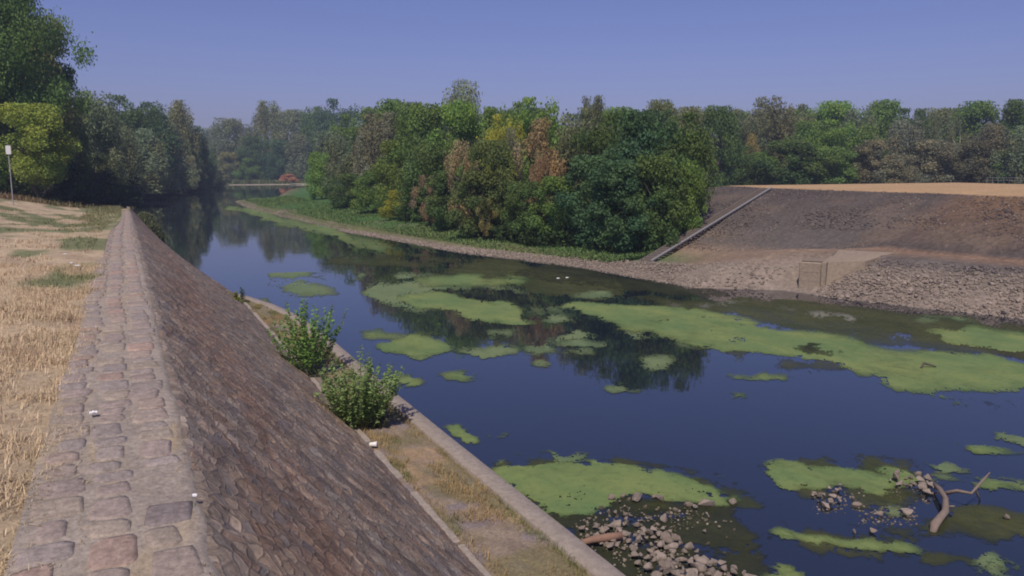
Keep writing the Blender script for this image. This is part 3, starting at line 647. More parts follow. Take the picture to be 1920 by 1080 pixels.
Pm([(1768, 753), (1790, 751), (1808, 755), (1796, 762), (1775, 760)], M['duck'], .008, 'small lone algae mat in open blue water at the right', seed=29)
Pm([(1755, 797), (1785, 797), (1786, 802), (1760, 801)], M['duck2'], .008, 'faint algae speck below the lone mat at the right', seed=30)
Pm([(1770, 834), (1840, 840), (1892, 855), (1880, 866), (1830, 862), (1790, 846)], M['duck'], .008, 'slanting algae mat above the driftwood at the right', seed=31, dens=.15)
Pm([(1880, 812), (1930, 810), (1990, 830), (1990, 845), (1900, 835)], M['duck2'], .008, 'algae mat cut by the right edge above the driftwood', seed=32, dens=.35)
Pm([(920, 885), (1000, 872), (1150, 866), (1240, 880), (1330, 900), (1390, 912), (1382, 945), (1300, 946), (1200, 932), (1130, 940), (1080, 962), (1040, 972), (1000, 950)], M['duck'], .008, 'broad bright algae mat behind the near rubble heap by the kerb', seed=33, dens=.22)
Pm([(1000, 935), (1100, 925), (1250, 925), (1380, 945), (1400, 1000), (1440, 1110), (1190, 1110), (1100, 1040), (1040, 985)], M['dark'], .003, 'dark weed surrounding the near rubble heap', 'weed_bed', seed=34, dens=.34)
Pm([(900, 865), (1020, 848), (1200, 862), (1240, 880), (960, 885)], M['duck2'], .004, 'thin scattered algae flecks above the broad near mat', seed=35, dens=.63)
Pm([(1436, 872), (1490, 868), (1560, 874), (1620, 880), (1700, 905), (1650, 922), (1560, 918), (1500, 922), (1460, 905)], M['duck'], .008, 'algae mat behind the small rock island left of the driftwood', seed=36, dens=.22)
Pm([(1640, 880), (1680, 864), (1740, 885), (1775, 905), (1700, 908)], M['duck'], .008, 'algae mat behind the rock pile of the driftwood', seed=37, dens=.25)
Pm([(1730, 866), (1800, 872), (1830, 885), (1760, 880)], M['duck2'], .008, 'thin algae streak above the driftwood fork', seed=38, dens=.4)
Pm([(1800, 902), (1860, 905), (1990, 915), (1990, 935), (1870, 925)], M['duck'], .008, 'algae streak right of the driftwood tip', seed=39, dens=.3)
Pm([(1436, 990), (1480, 984), (1530, 1002), (1640, 1010), (1752, 1030), (1752, 1048), (1660, 1042), (1560, 1032), (1480, 1018)], M['duck'], .008, 'long slanting algae mat in front of the rock islands', seed=40, dens=.18)
Pm([(1600, 985), (1700, 968), (1800, 955), (1990, 965), (1990, 1010), (1850, 1012), (1700, 1003)], M['olive'], .003, 'olive weed drifting round the foot of the driftwood', 'weed_bed', seed=41, dens=.38)
Pm([(1590, 925), (1650, 912), (1720, 930), (1700, 950), (1620, 950)], M['olive'], .003, 'olive weed between the two rock piles', 'weed_bed', seed=42, dens=.35)
Pm([(1780, 1065), (1860, 1045), (1990, 1030), (1990, 1110), (1830, 1110)], M['duck2'], .006, 'ragged algae mat in the bottom right corner', seed=43, dens=.45)
Pm([(1400, 1072), (1440, 1064), (1515, 1070), (1520, 1110), (1400, 1110)], M['duck'], .008, 'algae mat at the bottom edge right of the rubble heap', seed=44, dens=.3)
Pm([(1480, 895), (1500, 885), (1990, 870), (1990, 1080), (1450, 1060)], M['duck2'], .004, 'tiny algae flecks scattered on the near water at the right', 'algae_flecks', seed=45, dens=.70, kind='stuff')
Pm([(835, 800), (872, 799), (905, 830), (880, 840), (850, 822)], M['duck'], .006, 'algae mat touching the kerb in the near middle', seed=46, dens=.35)
Pm([(905, 812), (940, 808), (950, 816), (915, 819)], M['duck2'], .006, 'thin algae fleck right of the mat at the kerb', seed=47, dens=.3)
Pm([(472, 560), (505, 557), (532, 570), (490, 574)], M['duck'], .006, 'small algae mat where the kerb begins', seed=48)
Pm([(490, 515), (570, 512), (640, 530), (680, 560), (560, 545), (500, 540)], M['duck2'], .004, 'faint scattered algae in the blue water left of the reflection', seed=49, dens=.52)
Pm([(590, 486), (640, 482), (700, 490), (660, 494)], M['duck2'], .007, 'thin algae strip at the left end of the olive weed', seed=50, dens=.3)
Pm([(395, 384), (440, 386), (500, 397), (560, 409), (650, 434), (720, 452), (850, 472), (700, 470), (620, 440), (540, 424), (470, 408), (420, 396)], M['duck'], .006, 'yellow green algae lining the edge of the green spit', seed=51, dens=.2)
Pm([(1000, 495), (1100, 505), (1300, 543), (1490, 556), (1300, 557), (1120, 545), (980, 520)], M['dark'], .0025, 'dark shallow weed along the rubble shore left of the outlet', 'weed_bed', seed=52, dens=.3)
Pm([(640, 500), (760, 505), (900, 520), (1080, 540), (1100, 600), (980, 612), (860, 606), (740, 580), (660, 545)], M['duck2'], .003, 'streaky thin algae drifting between the middle mats', 'algae_streaks', seed=61, dens=.53)
Pm([(900, 615), (1060, 615), (1250, 650), (1330, 690), (1200, 690), (1020, 670), (900, 645)], M['duck2'], .003, 'broken thin algae over the dark reflection below the mats', 'algae_streaks', seed=62, dens=.61)
Pm([(1120, 590), (1300, 655), (1500, 690), (1700, 735), (1925, 760), (1925, 745), (1700, 715), (1500, 672), (1300, 630)], M['olive'], .003, 'dull algae fringe along the near edge of the largest mat', 'algae_streaks', seed=63, dens=.52)
Pm([(900, 870), (1150, 855), (1400, 905), (1430, 960), (1250, 965), (1040, 985), (960, 930)], M['olive'], .002, 'sunken olive weed under the broad near mat', 'weed_bed', seed=64, dens=.53)
Pm([(1420, 865), (1700, 855), (1800, 910), (1700, 945), (1480, 935)], M['olive'], .002, 'sunken olive weed around the mats by the rock islands', 'weed_bed', seed=65, dens=.53)
Pm([(1420, 980), (1600, 985), (1790, 1025), (1760, 1060), (1540, 1045)], M['olive'], .002, 'sunken olive weed around the long slanting mat', 'weed_bed', seed=66, dens=.54)
Pm([(1462, 653), (1500, 649), (1558, 653), (1535, 665), (1500, 660)], M['dark'], .016, 'dark brown debris patch on the largest algae mat', 'debris_patch', seed=53, dens=.2)

# ------------------------------------------------------------------ foliage prototypes
def leaf_cloud(P, N, size, aspect=1.8, tint=None, rng=RNG):
    """rhombus leaves at points P with normals N"""
    n = len(P); r = rng.normal(size=(n, 3)); T = np.cross(N, r); T /= np.linalg.norm(T, axis=1, keepdims=True) + 1e-9
    B = np.cross(N, T); s = size * rng.uniform(.6, 1.4, n)[:, None]
    V = np.stack([P - T * s * aspect * .5, P - B * s * .5 + T * s * .1, P + T * s * aspect * .5, P + B * s * .5 + T * s * .1], 1).reshape(-1, 3)
    Fq = np.arange(n * 4).reshape(-1, 4); col = np.repeat(tint, 4, 0) if tint is not None else None
    return V, Fq, col
def crown(kind, seed, n, leaf):
    g = np.random.default_rng(seed); lobes = []
    def env(z):
        if kind == 'broad': return .5 * np.sqrt(np.clip(1 - ((z - .52) / .5) ** 2, 0, 1))
        if kind == 'tall': return .5 * np.clip(np.sin(np.clip(z * .97 + .015, 0, 1) ** .75 * pi), 0, 1) ** .6
        if kind == 'willow': return .5 * np.sqrt(np.clip(1 - (np.abs(z - .5) / .52) ** 2.6, 0, 1))
        if kind == 'bush': return .5 * np.sqrt(np.clip(1 - (z / 1.02) ** 2.4, 0, 1))
        return .5 * np.sqrt(np.clip(1 - ((z - .55) / .47) ** 2, 0, 1))
    nl = {'broad': 60, 'tall': 46, 'willow': 50, 'bush': 46, 'sparse': 34}[kind]
    while len(lobes) < nl:
        z = g.uniform(.04, .97); a = g.uniform(0, 2 * pi); e = float(env(z)); r = e * g.uniform(.35, 1.0) * (.8 + .35 * g.random())
        s = g.uniform(.07, .17) * (1 if kind != 'sparse' else .75); r = max(0, r - s * .25); lobes.append((r * cos(a), r * sin(a), min(z, 1 - s * .6), s))
    L = np.array(lobes); wgt = L[:, 3] ** 2; idx = g.choice(nl, n, p=wgt / wgt.sum()); D = g.normal(size=(n, 3)); D /= np.linalg.norm(D, axis=1, keepdims=True)
    rad = L[idx, 3] * g.uniform(0, 1, n) ** .28 * g.uniform(.85, 1.18, n)
    st = {'broad': (1.1, 1.1, .8), 'tall': (.8, .8, 1.5), 'willow': (.85, .85, 1.6), 'bush': (1.1, 1.1, .9), 'sparse': (.8, .8, 1.3)}[kind]
    P = L[idx, :3] + D * rad[:, None] * np.array(st)
    # fine irregular displacement
    P += g.normal(size=(n, 3)) * .012
    # wisps that break the outline: twigs pushing out and up
    k = int(n * .10); P[:k] += D[:k] * np.array([1, 1, 1.3]) * g.uniform(0, .03, (k, 1)) + np.array([0, 0, .008])
    lt = g.uniform(.85, 1.18, nl); hue = g.uniform(-.10, .10, nl)
    c = np.ones((n, 3)) * (lt[idx] * g.uniform(.85, 1.15, n))[:, None]; c[:, 0] *= 1 + hue[idx]; c[:, 2] *= 1 - hue[idx]
    zt_ = np.quantile(P[:, 2], .997); P[:, 2] = np.maximum(np.where(P[:, 2] > zt_, zt_ - (P[:, 2] - zt_) * 2, P[:, 2]) / zt_, -.01)
    N = D * .8 + g.normal(size=(n, 3)) * .7 + np.array([0, 0, .35]); N /= np.linalg.norm(N, axis=1, keepdims=True)
    V, Fq, col = leaf_cloud(P, N, leaf * (1 if kind != 'willow' else .85), 1.7 if kind != 'willow' else 2.6, c, g)
    me = mesh_np('crown', V, Fq, col); me.materials.append(M['leaf']); return me
NL = 15000
PROTO = {
    'broad': [crown('broad', s, NL, .019) for s in (1, 2, 3)], 'tall': [crown('tall', s, NL, .018) for s in (4, 5)],
    'willow': [crown('willow', s, NL, .019) for s in (6, 7)], 'bush': [crown('bush', s, NL, .021) for s in (8, 9)],
    'sparse': [crown('sparse', s, 7000, .017) for s in (10, 11)], 'big': [crown('broad', 12, 60000, .0105)], 'bigb': [crown('bush', 13, 42000, .012)]}
def trunk_proto(seed, pale=False, lean=.04, many=5):
    r = random.Random(seed); m = MB(); top = .72
    pts = [(r.uniform(-1, 1) * lean * k, r.uniform(-1, 1) * lean * k, top * k / 5 - .03) for k in range(6)]
    m.tube(pts, [.022, .019, .016, .013, .010, .005], 7)
    for i in range(many):
        k = r.randint(1, 4); a = r.uniform(0, 6.28); b = Vector(pts[k]); L = r.uniform(.12, .22)
        m.tube([b, b + Vector((cos(a) * L * .4, sin(a) * L * .4, L * .35)), b + Vector((cos(a) * L * .8, sin(a) * L * .8, L * .9))], [.010, .007, .003], 5)
    me = bpy.data.meshes.new('trunk'); me.from_pydata(m.v, [], m.f); me.update(); me.materials.append(M['palebark'] if pale else M['bark']); return me
TRK = [trunk_proto(1), trunk_proto(2), trunk_proto(3)]; TRKP = [trunk_proto(4, True, .05, 9), trunk_proto(5, True, .03, 9)]
def tree(px, top, wpx, Zd, kind, col, label, zb=None, group=None, name='tree', cat='tree', var=None, pale=False, bottom=None, lift=0):
    """tree whose crown tops out at pixel row top, wpx wide, at depth Zd"""
    x, y, zt = pos(px, top, Zd); zg = .9 if zb is None else zb
    H = zt - zg; W = wpx / F * Zd * (1.3 if kind not in ('big', 'sparse') else 1.05)
    if kind in ('broad', 'tall', 'willow', 'sparse') and lift == 0: lift = max(0, 1 - (3.2 if kind in ('tall', 'sparse') else 2.2) * W / H)
    o = thing(name, label, cat, (x, y, zg), group); rz = random.uniform(0, 6.28)
    pr = PROTO[kind]; cr = bpy.data.objects.new('crown', pr[(var if var is not None else random.randrange(99)) % len(pr)]); COL.objects.link(cr); cr.parent = o
    cr.location = (0, 0, lift * H); cr.scale = (W, W, H * (1 - lift)); cr.rotation_euler = (0, 0, rz); v = random.uniform(.92, 1.08); cr.color = (min(.6, col[0] * v * 1.85), min(.6, col[1] * v * 1.82), col[2] * v * 1.85, 1)
    if kind not in ('bush', 'bigb') :
        tk = bpy.data.objects.new('trunk', random.choice(TRKP if pale else TRK)); COL.objects.link(tk); tk.parent = o; tk.scale = (H, H, H); tk.rotation_euler = (0, 0, rz)
    else:
        tk = bpy.data.objects.new('stem', random.choice(TRK)); COL.objects.link(tk); tk.parent = o; tk.scale = (H * .7, H * .7, H)
    return o
DG = (0.068, 0.11, 0.034); DB = (0.052, 0.1, 0.044); MG = (0.095, 0.155, 0.04); BG = (0.12, 0.2, 0.045); YG = (0.23, 0.25, 0.045); GG = (0.125, 0.15, 0.078); PG = (0.21, 0.22, 0.11); BR = (.145, .145, .088); OR = (.215, .165, .085); GB = (.145, .150, .095); OL = (0.155, 0.165, 0.065)
KK = 'trees'
# left bank
tree(8, -60, 225, 62, 'big', MG, 'huge dark green tree towering over the left bank', 2.2)
tree(-90, -20, 230, 58, 'big', MG, 'dark tree at the extreme left edge behind the sign', 2.4)
tree(58, 193, 118, 55, 'broad', (.16, .20, .04), 'small bright yellow green tree behind the sign post', 2.0, lift=.25, var=1)
tree(58, 30, 125, 70, 'broad', OL, 'dense dark tree filling the right side of the huge tree', 2.0)
tree(98, 118, 90, 72, 'broad', DG, 'dark tree hugging the right flank of the huge tree', 1.8)
tree(160, 172, 100, 84, 'willow', GG, 'grey green tree stepping down from the huge tree', 1.6)
tree(200, 225, 90, 96, 'willow', GG, 'low willow in front of the grey green tree', 1.4)
tree(238, 180, 95, 128, 'broad', DG, 'dark topped tree, left of the skyline dip, on the left bank', 1.4)
tree(275, 190, 80, 138, 'broad', DB, 'bluish dark tree beside the dark topped one', 1.4)
tree(333, 188, 62, 165, 'tall', OL, 'yellowish round topped tree standing behind the willows', 1.4)
tree(250, 240, 105, 118, 'willow', GG, 'wide grey willow in front of the dark topped tree', 1.3)
tree(305, 232, 85, 140, 'willow', GG, 'grey willow overhanging the fallen trunks', 1.3)
tree(362, 235, 55, 168, 'willow', DG, 'last dark willow of the left bank, leaning over the bend', 1.0)
tree(378, 275, 40, 175, 'bush', DB, 'black green bush at the water at the end of the left bank', .3)
tree(325, 285, 50, 150, 'bush', OL, 'olive bush lit under the willows by the fallen trunks', .5, name='bush', cat='bush')
tree(356, 292, 30, 160, 'bush', PG, 'pale little willow bush against the dark end of the left bank', .8, name='bush', cat='bush')
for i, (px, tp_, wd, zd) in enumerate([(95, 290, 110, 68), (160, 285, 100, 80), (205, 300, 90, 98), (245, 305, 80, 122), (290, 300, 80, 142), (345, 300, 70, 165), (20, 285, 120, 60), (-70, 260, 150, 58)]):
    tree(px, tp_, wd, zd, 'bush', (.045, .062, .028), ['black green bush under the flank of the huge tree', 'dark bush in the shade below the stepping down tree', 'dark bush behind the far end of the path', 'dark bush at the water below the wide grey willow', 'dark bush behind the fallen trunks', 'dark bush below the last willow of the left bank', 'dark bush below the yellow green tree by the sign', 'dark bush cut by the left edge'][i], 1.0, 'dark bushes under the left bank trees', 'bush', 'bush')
for Y_ in range(96, 236, 7):  # bush row added to stop the water mirroring bright sky under the crowns
    X_ = float(np.interp(Y_, SHY, SHX)) - 1.6 + random.uniform(-.6, .4); o = thing('bush', 'low dark bush added on the left bank beyond the path end to block sky reflection', 'bush', (X_, Y_, .05), 'waterside bushes added to block sky reflection'); k_ = Y_ / 160
    cr = bpy.data.objects.new('crown', random.choice(PROTO['bush'])); COL.objects.link(cr); cr.parent = o; cr.scale = (8.5 * k_, 9, random.uniform(3.2, 5.5)); cr.rotation_euler = (0, 0, random.uniform(0, 6)); q_ = random.uniform(.8, 1.2); cr.color = (.075 * q_, .10 * q_, .045 * q_, 1)
# far centre
far = [(428, 222, 60, 262, 'broad', GG, 'grey green tree first right of the sky gap'), (395, 240, 45, 285, 'willow', GG, 'hazy tree in the middle of the sky gap'), (455, 232, 50, 280, 'tall', GG, 'grey tree between the first tree and the pale tall one'),
       (500, 189, 62, 270, 'tall', (.14, .16, .05), 'tall pale yellow green poplar right of the sky gap'), (545, 205, 65, 262, 'broad', GG, 'round grey green tree right of the pale poplar'), (588, 200, 60, 250, 'tall', MG, 'green tree left of the dark blue green one'),
       (632, 186, 66, 235, 'broad', DB, 'dark blue green tree topping the far treeline'), (478, 255, 60, 252, 'broad', DG, 'lower dark tree before the pale poplar'), (520, 262, 55, 248, 'bush', DB, 'dark shadowy bush below the pale poplar'), (560, 250, 60, 245, 'willow', GG, 'hazy willow above the orange bush'),
       (430, 285, 45, 250, 'bush', OL, 'light olive bush at the far bend, left one'), (470, 295, 45, 248, 'bush', MG, 'light green bush at the far bend, right one'), (410, 300, 40, 262, 'bush', GG, 'grey bush at the very end of the river')]
for a in far: tree(*a, zb=.8)
tree(541, 326, 28, 232, 'bush', (.30, .17, .10), 'small dried orange bush at the far bend', .7, name='bush', cat='bush')
# right bank wood, back to front
R_ = [(660, 215, 70, 120, 'broad', MG, 'green tree just right of the dark blue green one'), (730, 186, 85, 118, 'broad', MG, 'green tree with a level top left of the brownish crowns'), (775, 192, 60, 112, 'broad', DG, 'dark tree between the level topped one and the pale tuft'),
      (862, 150, 72, 112, 'willow', (.18, .20, .11), 'pale yellowish tuft topped tree rising above the whole wood'), (925, 200, 60, 104, 'broad', MG, 'green tree right of the pale tuft'), (1010, 182, 110, 96, 'broad', BG, 'broad bright green tree in the middle skyline'), (970, 190, 70, 92, 'broad', MG, 'green tree left of the broad bright one'),
      (1112, 180, 60, 100, 'willow', (.12, .14, .08), 'pale grey green feathery crown in the middle skyline'), (1160, 200, 70, 95, 'broad', MG, 'green tree behind the big dark one, left of the spiky one'), (1236, 187, 60, 92, 'broad', GG, 'spiky topped tree in the right middle skyline'), (1300, 200, 60, 90, 'broad', GG, 'hazy tree right of the spiky one'), (1352, 198, 75, 92, 'broad', DG, 'dark rounded tree where the sand field begins'),
      (625, 245, 70, 112, 'willow', GG, 'grey willow at the left end of the right bank wood'), (600, 285, 48, 104, 'bush', BG, 'bright green bush at the tip of the right bank wood'), (655, 290, 75, 92, 'willow', GG, 'low grey willow above the green spit'),
      (715, 210, 90, 98, 'willow', GB, 'brownish grey crown behind the low willow'), (690, 240, 60, 88, 'willow', BR, 'brown thinning crown in the left part of the wood'), (650, 325, 70, 84, 'bush', DG, 'dark bush leaning over the green spit'), (700, 320, 60, 76, 'bush', MG, 'rough green bush left of the yellow shrub'),
      (800, 195, 105, 86, 'broad', MG, 'large green tree left below the pale tuft'), (865, 190, 100, 84, 'broad', BG, 'green tree directly below the pale tuft'), (945, 215, 65, 80, 'broad', YG, 'yellow green crown patch right of the pale tuft'),
      (745, 262, 80, 74, 'broad', (.10, .14, .03), 'yellow green lit tree above the yellow shrub'), (805, 248, 100, 70, 'broad', DG, 'dark green tree in the left centre of the wood'), (868, 262, 85, 64, 'sparse', (.23, .19, .10), 'tan drying crown in the centre of the wood'), (1012, 222, 120, 64, 'sparse', OR, 'large rusty brown dead crown in the centre of the wood'), (1015, 280, 58, 60, 'sparse', (.22, .155, .085), 'lower orange brown dead branches under the rusty crown'),
      (925, 262, 90, 62, 'broad', (.085, .115, .035), 'olive green tree left of the rusty crown'), (955, 240, 60, 68, 'sparse', GB, 'bare grey twigged tree beside the rusty crown'),
      (1090, 205, 110, 70, 'broad', GG, 'grey olive tree right of the rusty crown'), (1150, 212, 110, 62, 'broad', DG, 'dark tree, left shoulder of the biggest dark green mass'), (1210, 205, 130, 57, 'broad', DB, 'biggest dark green tree at the left of the embankment'), (1272, 212, 105, 55, 'broad', DG, 'dark tree overhanging the embankment shoulder'),
      (1110, 290, 120, 54, 'bush', DB, 'dark bush left of the embankment foot'), (1165, 300, 120, 49, 'bush', DB, 'dark bush at the foot of the biggest tree'), (1228, 290, 105, 49, 'bush', DG, 'dark bush spilling onto the embankment edge'), (1290, 300, 62, 51, 'bush', MG, 'small leafy bush at the top of the embankment edge'),
      (1045, 330, 80, 54, 'bush', MG, 'green bush under the rusty crown'), (985, 340, 80, 56, 'bush', DG, 'dark bush left under the rusty crown'), (900, 320, 90, 58, 'bush', (.08, .11, .035), 'mid green bush in the centre above the reed slope'), (840, 320, 80, 62, 'bush', DG, 'dark bush right of the orange brown shrub'),
      (803, 328, 70, 61, 'sparse', (.20, .15, .09), 'orange brown shrub in the left centre of the wood'), (745, 356, 52, 64, 'bush', (.19, .20, .03), 'bright yellow shrub at the end of the green spit'), (780, 345, 60, 68, 'bush', DG, 'dark green bush behind the yellow shrub'), (910, 372, 50, 54, 'sparse', (.17, .16, .06), 'yellowish low shrub above the reed slope'), (1150, 395, 30, 46, 'bush', (.16, .19, .03), 'yellow green sprig in the dark bushes near the embankment')]
for a in R_:
    if a[0] > 690 and a[0] < 1330:
        b0 = np.interp(a[0], [690, 745, 805, 870, 950, 1000, 1100, 1200, 1310], [76, 64, 61, 56, 54, 54, 52, 48, 50]); b1 = np.interp(a[0], [690, 745, 805, 870, 950, 1000, 1100, 1200, 1310], [76, 66, 59, 51, 47.5, 46.5, 44, 40.8, 43])
        a = a[:3] + (float(b1 + max(a[3] - b0, 0) * .42),) + a[4:]
    nm = 'bush' if ('bush' in a[6] or 'shrub' in a[6] or 'sprig' in a[6]) else 'tree'
    x, y, _ = pos(a[0], 300, a[3]); tree(*a, zb=min(2.2, max(.5, right_z(x, y) - .2)) if 'embankment' in a[6] else .7, name=nm, cat=nm)
for i, px in enumerate(range(700, 1980, 62)):
    tree(px + random.uniform(-15, 15), 206 + random.uniform(-7, 12), 85, 132 + random.uniform(-6, 6), 'broad', random.choice([MG, GG, DG]), 'green tree in the hazy back row of the wood, mostly hidden by nearer crowns', zb=1.3, group='back row of the wood')
# dense low thicket between the trees and the grass: one mass of leaves
g = np.random.default_rng(77); nT = 42000; u_ = g.uniform(0, 1, nT); pxs = 770 + u_ * 470; 
topy = np.interp(pxs, [770, 900, 1000, 1160, 1240], [395, 385, 378, 375, 365]); boty = np.interp(pxs, [770, 900, 1000, 1160, 1240], [408, 440, 455, 462, 435]); 
pts = []
for k in range(nT):
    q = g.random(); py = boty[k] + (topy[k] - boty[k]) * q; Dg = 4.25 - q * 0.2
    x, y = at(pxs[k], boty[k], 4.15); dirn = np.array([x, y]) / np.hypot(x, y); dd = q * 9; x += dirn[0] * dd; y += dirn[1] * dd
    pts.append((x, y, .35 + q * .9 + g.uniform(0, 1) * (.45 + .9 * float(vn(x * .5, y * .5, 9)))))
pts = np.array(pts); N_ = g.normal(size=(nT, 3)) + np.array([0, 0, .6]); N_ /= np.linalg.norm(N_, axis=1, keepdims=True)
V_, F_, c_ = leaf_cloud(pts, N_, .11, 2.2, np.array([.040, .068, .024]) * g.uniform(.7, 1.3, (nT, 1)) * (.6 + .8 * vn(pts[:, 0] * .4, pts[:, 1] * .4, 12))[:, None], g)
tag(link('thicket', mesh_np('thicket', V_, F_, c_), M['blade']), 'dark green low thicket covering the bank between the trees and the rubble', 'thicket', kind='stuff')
# beyond the sand field
B_ = [(1395, 205, 70, 110, 'broad', GG, 'grey green tree behind the left end of the sand field'), (1440, 182, 85, 114, 'willow', (.13, .13, .065), 'tall olive tan tree behind the sand field'), (1408, 250, 62, 104, 'sparse', (.20, .17, .06), 'yellowish thin tree above the left end of the sand field'), (1492, 196, 62, 116, 'broad', GG, 'grey green tree right of the tall olive tan one'),
      (1520, 225, 75, 106, 'broad', MG, 'green tree rooted at the back of the sand field'), (1562, 190, 80, 118, 'broad', BG, 'bright green tree behind the sand field'), (1580, 225, 100, 104, 'broad', BG, 'wide bright green tree low behind the sand field'), (1480, 262, 110, 98, 'bush', DG, 'dark green bush left behind the sand field'), (1555, 275, 95, 98, 'bush', MG, 'green bush in the middle behind the sand field'),
      (1610, 205, 70, 108, 'willow', GG, 'feathery grey willow behind the sand field'), (1655, 187, 80, 120, 'broad', MG, 'green skyline tree right of the feathery willow'), (1720, 205, 60, 120, 'broad', DG, 'dark small skyline tree in the right third'), (1690, 225, 80, 108, 'willow', GB, 'brownish grey tree in the right third'), (1645, 262, 75, 100, 'bush', BR, 'brown withered bush behind the sand field'),
      (1755, 212, 60, 112, 'sparse', GG, 'thin tree with pale bare trunk, left of the pair'), (1790, 215, 60, 110, 'sparse', GG, 'thin tree with pale bare trunk, right of the pair'), (1830, 190, 90, 120, 'broad', MG, 'green broad skyline tree behind the bare trunks'), (1860, 232, 75, 106, 'willow', BR, 'brown fading tree above the metal rail'), (1910, 186, 65, 116, 'broad', DG, 'dark green tree at the right edge skyline'),
      (1925, 235, 80, 102, 'willow', GG, 'grey green willow cut by the right edge'), (1960, 190, 90, 112, 'broad', MG, 'green tree cut off by the right edge'), (1745, 262, 90, 104, 'bush', GB, 'grey scrub bush below the bare trunks'), (1820, 265, 80, 104, 'bush', (.09, .09, .05), 'dull scrub bush left of the metal rail'), (1690, 290, 60, 99, 'bush', BR, 'low brown bush right of the withered one'), (1895, 280, 80, 103, 'bush', DG, 'dark scrub bush behind the metal rail'),
      (1430, 285, 60, 100, 'bush', MG, 'green bush at the left corner of the sand field'), (1375, 260, 70, 98, 'broad', DG, 'dark tree where the wood meets the sand field')]
for a in B_:
    nm = 'bush' if 'bush' in a[6] else 'tree'; tree(*a, zb=2.3 if a[3] < 107 else 1.4, name=nm, cat=nm, pale='pale bare' in a[6])

# ------------------------------------------------------------------ man made things on the far bank
# stairs: foot and top on the slope
f0 = at(1212, 484, 4.3); f0 = (f0[0], f0[1], right_z(*f0)); t0 = at(1438, 353, 1.22); t0 = (t0[0], t0[1], 3.56)
st = thing('concrete_stairs', 'long narrow concrete stairs climbing the far embankment with a pale side beam', 'stairs', f0)
d = Vector(t0) - Vector(f0); L = d.length; dn = d.normalized(); hz = Vector((d.x, d.y, 0)).normalized(); sd_ = Vector((hz.y, -hz.x, 0)); upn = sd_.cross(dn) * -1
if upn.z < 0: upn = -upn
m = MB(); m.box(tuple(dn * L / 2 + sd_ * .30 + upn * .07), (L, .07, .10), ax=(dn, sd_, upn), bev=.02); m.build('side_beam', M['bluegrey'], st)
m = MB(); m.box(tuple(dn * L / 2 - sd_ * .36 + upn * .0), (L, .06, .08), ax=(dn, sd_, upn)); m.build('rear_beam', M['darkstep'], st)
nst = 38; m = MB()
for i in range(nst):
    c = dn * (L * (i + .5) / nst) + Vector((0, 0, -.02)); m.box(tuple(c - sd_ * .03), (L / nst * .5 * hz.dot(dn), .56, .17), ax=(hz, sd_, Vector((0, 0, 1))))
m.build('steps', M['darkstep'], st)
# outlet: front wall, side wall, cap
ox, oy = at(1515, 546); A = Vector((at(1496, 546)[0], at(1496, 546)[1], 0)); B = Vector((at(1538, 549)[0], at(1538, 549)[1], 0)); wdir = (B - A).normalized(); nrm = Vector((-wdir.y, wdir.x, 0))
if nrm.x < 0: nrm = -nrm
ou = thing('concrete_outlet', 'tan concrete outlet block at the waterline between two rubble banks', 'outlet', tuple((A + B) / 2))
wl = (B - A).length
m = MB(); m.box(tuple(nrm * .25 + Vector((0, 0, .38))), (wl, .5, 1.56), ax=(wdir, nrm, Vector((0, 0, 1))), bev=.03)
for zz in (.45, .8): m.box(tuple(nrm * .008 + Vector((0, 0, zz))), (wl * .94, .03, .035), ax=(wdir, nrm, Vector((0, 0, 1))))
m.build('front_wall', M['concrete_tan'], ou)
m = MB(); e = wdir * (wl / 2 + .09)
m.add([tuple(e + nrm * a + Vector((0, 0, b)) + wdir * c) for c in (-.085, .085) for (a, b) in ((-.1, -.5), (2.0, -.5), (2.0, 1.24), (-.1, 1.18))], [[0, 1, 2, 3], [7, 6, 5, 4], [0, 4, 5, 1], [1, 5, 6, 2], [2, 6, 7, 3], [3, 7, 4, 0]])
if 0: m.add([tuple(-e + nrm * a + Vector((0, 0, b)) + wdir * c) for c in (-.085, .085) for (a, b) in ((-.1, -.5), (2.0, -.5), (2.0, 1.24), (-.1, 1.18))], [[0, 1, 2, 3], [7, 6, 5, 4], [0, 4, 5, 1], [1, 5, 6, 2], [2, 6, 7, 3], [3, 7, 4, 0]])
m.build('side_wall', M['concrete_tan'], ou)
m = MB(); m.box(tuple(nrm * 1.05 + Vector((0, 0, 1.10))), (wl * .98, 1.6, .12), ax=(wdir, nrm, Vector((0, 0, 1)))); m.build('cap', M['concrete_tan'], ou)
# sloping tan apron to the right of the block
m = MB(); P0 = (B - (A + B) / 2)
m.add([tuple(P0 + wdir * a + nrm * b + Vector((0, 0, c))) for (a, b, c) in ((.18, .3, 1.19), (.18, 3.2, 1.40), (2.3, 3.4, 1.38), (1.4, 1.3, 1.18), (.18, .05, .25), (.18, .3, -.4), (1.5, 1.3, -.4), (2.3, 3.4, -.4), (.18, 3.2, -.4))], [[0, 3, 2, 1], [0, 4, 3], [4, 5, 6, 3], [3, 6, 7, 2], [0, 1, 8, 5, 4]])
m.build('apron', M['concrete_tan'], ou)
# rail at the right end of the field
rp = [pos(px, 347, 64 - (px - 1850) * .02) for px in (1850, 1990)]; a_ = Vector((rp[0][0], rp[0][1], 3.62)); b_ = Vector((rp[1][0], rp[1][1], 3.62))
rl = thing('guard_rail', 'low pale metal railing at the right end of the sand field', 'railing', tuple(a_)); dv = b_ - a_; n = 13
for i in range(n + 1):
    m = MB(); p = dv * (i / n); m.tube([p + Vector((0, 0, -.1)), p + Vector((0, 0, .42))], .016, 6); m.build('post', M['darkgalv'], rl)
for h_ in (.22, .42):
    m = MB(); m.tube([Vector((0, 0, h_)), dv + Vector((0, 0, h_))], .012, 6); m.build('rail', M['darkgalv'], rl)

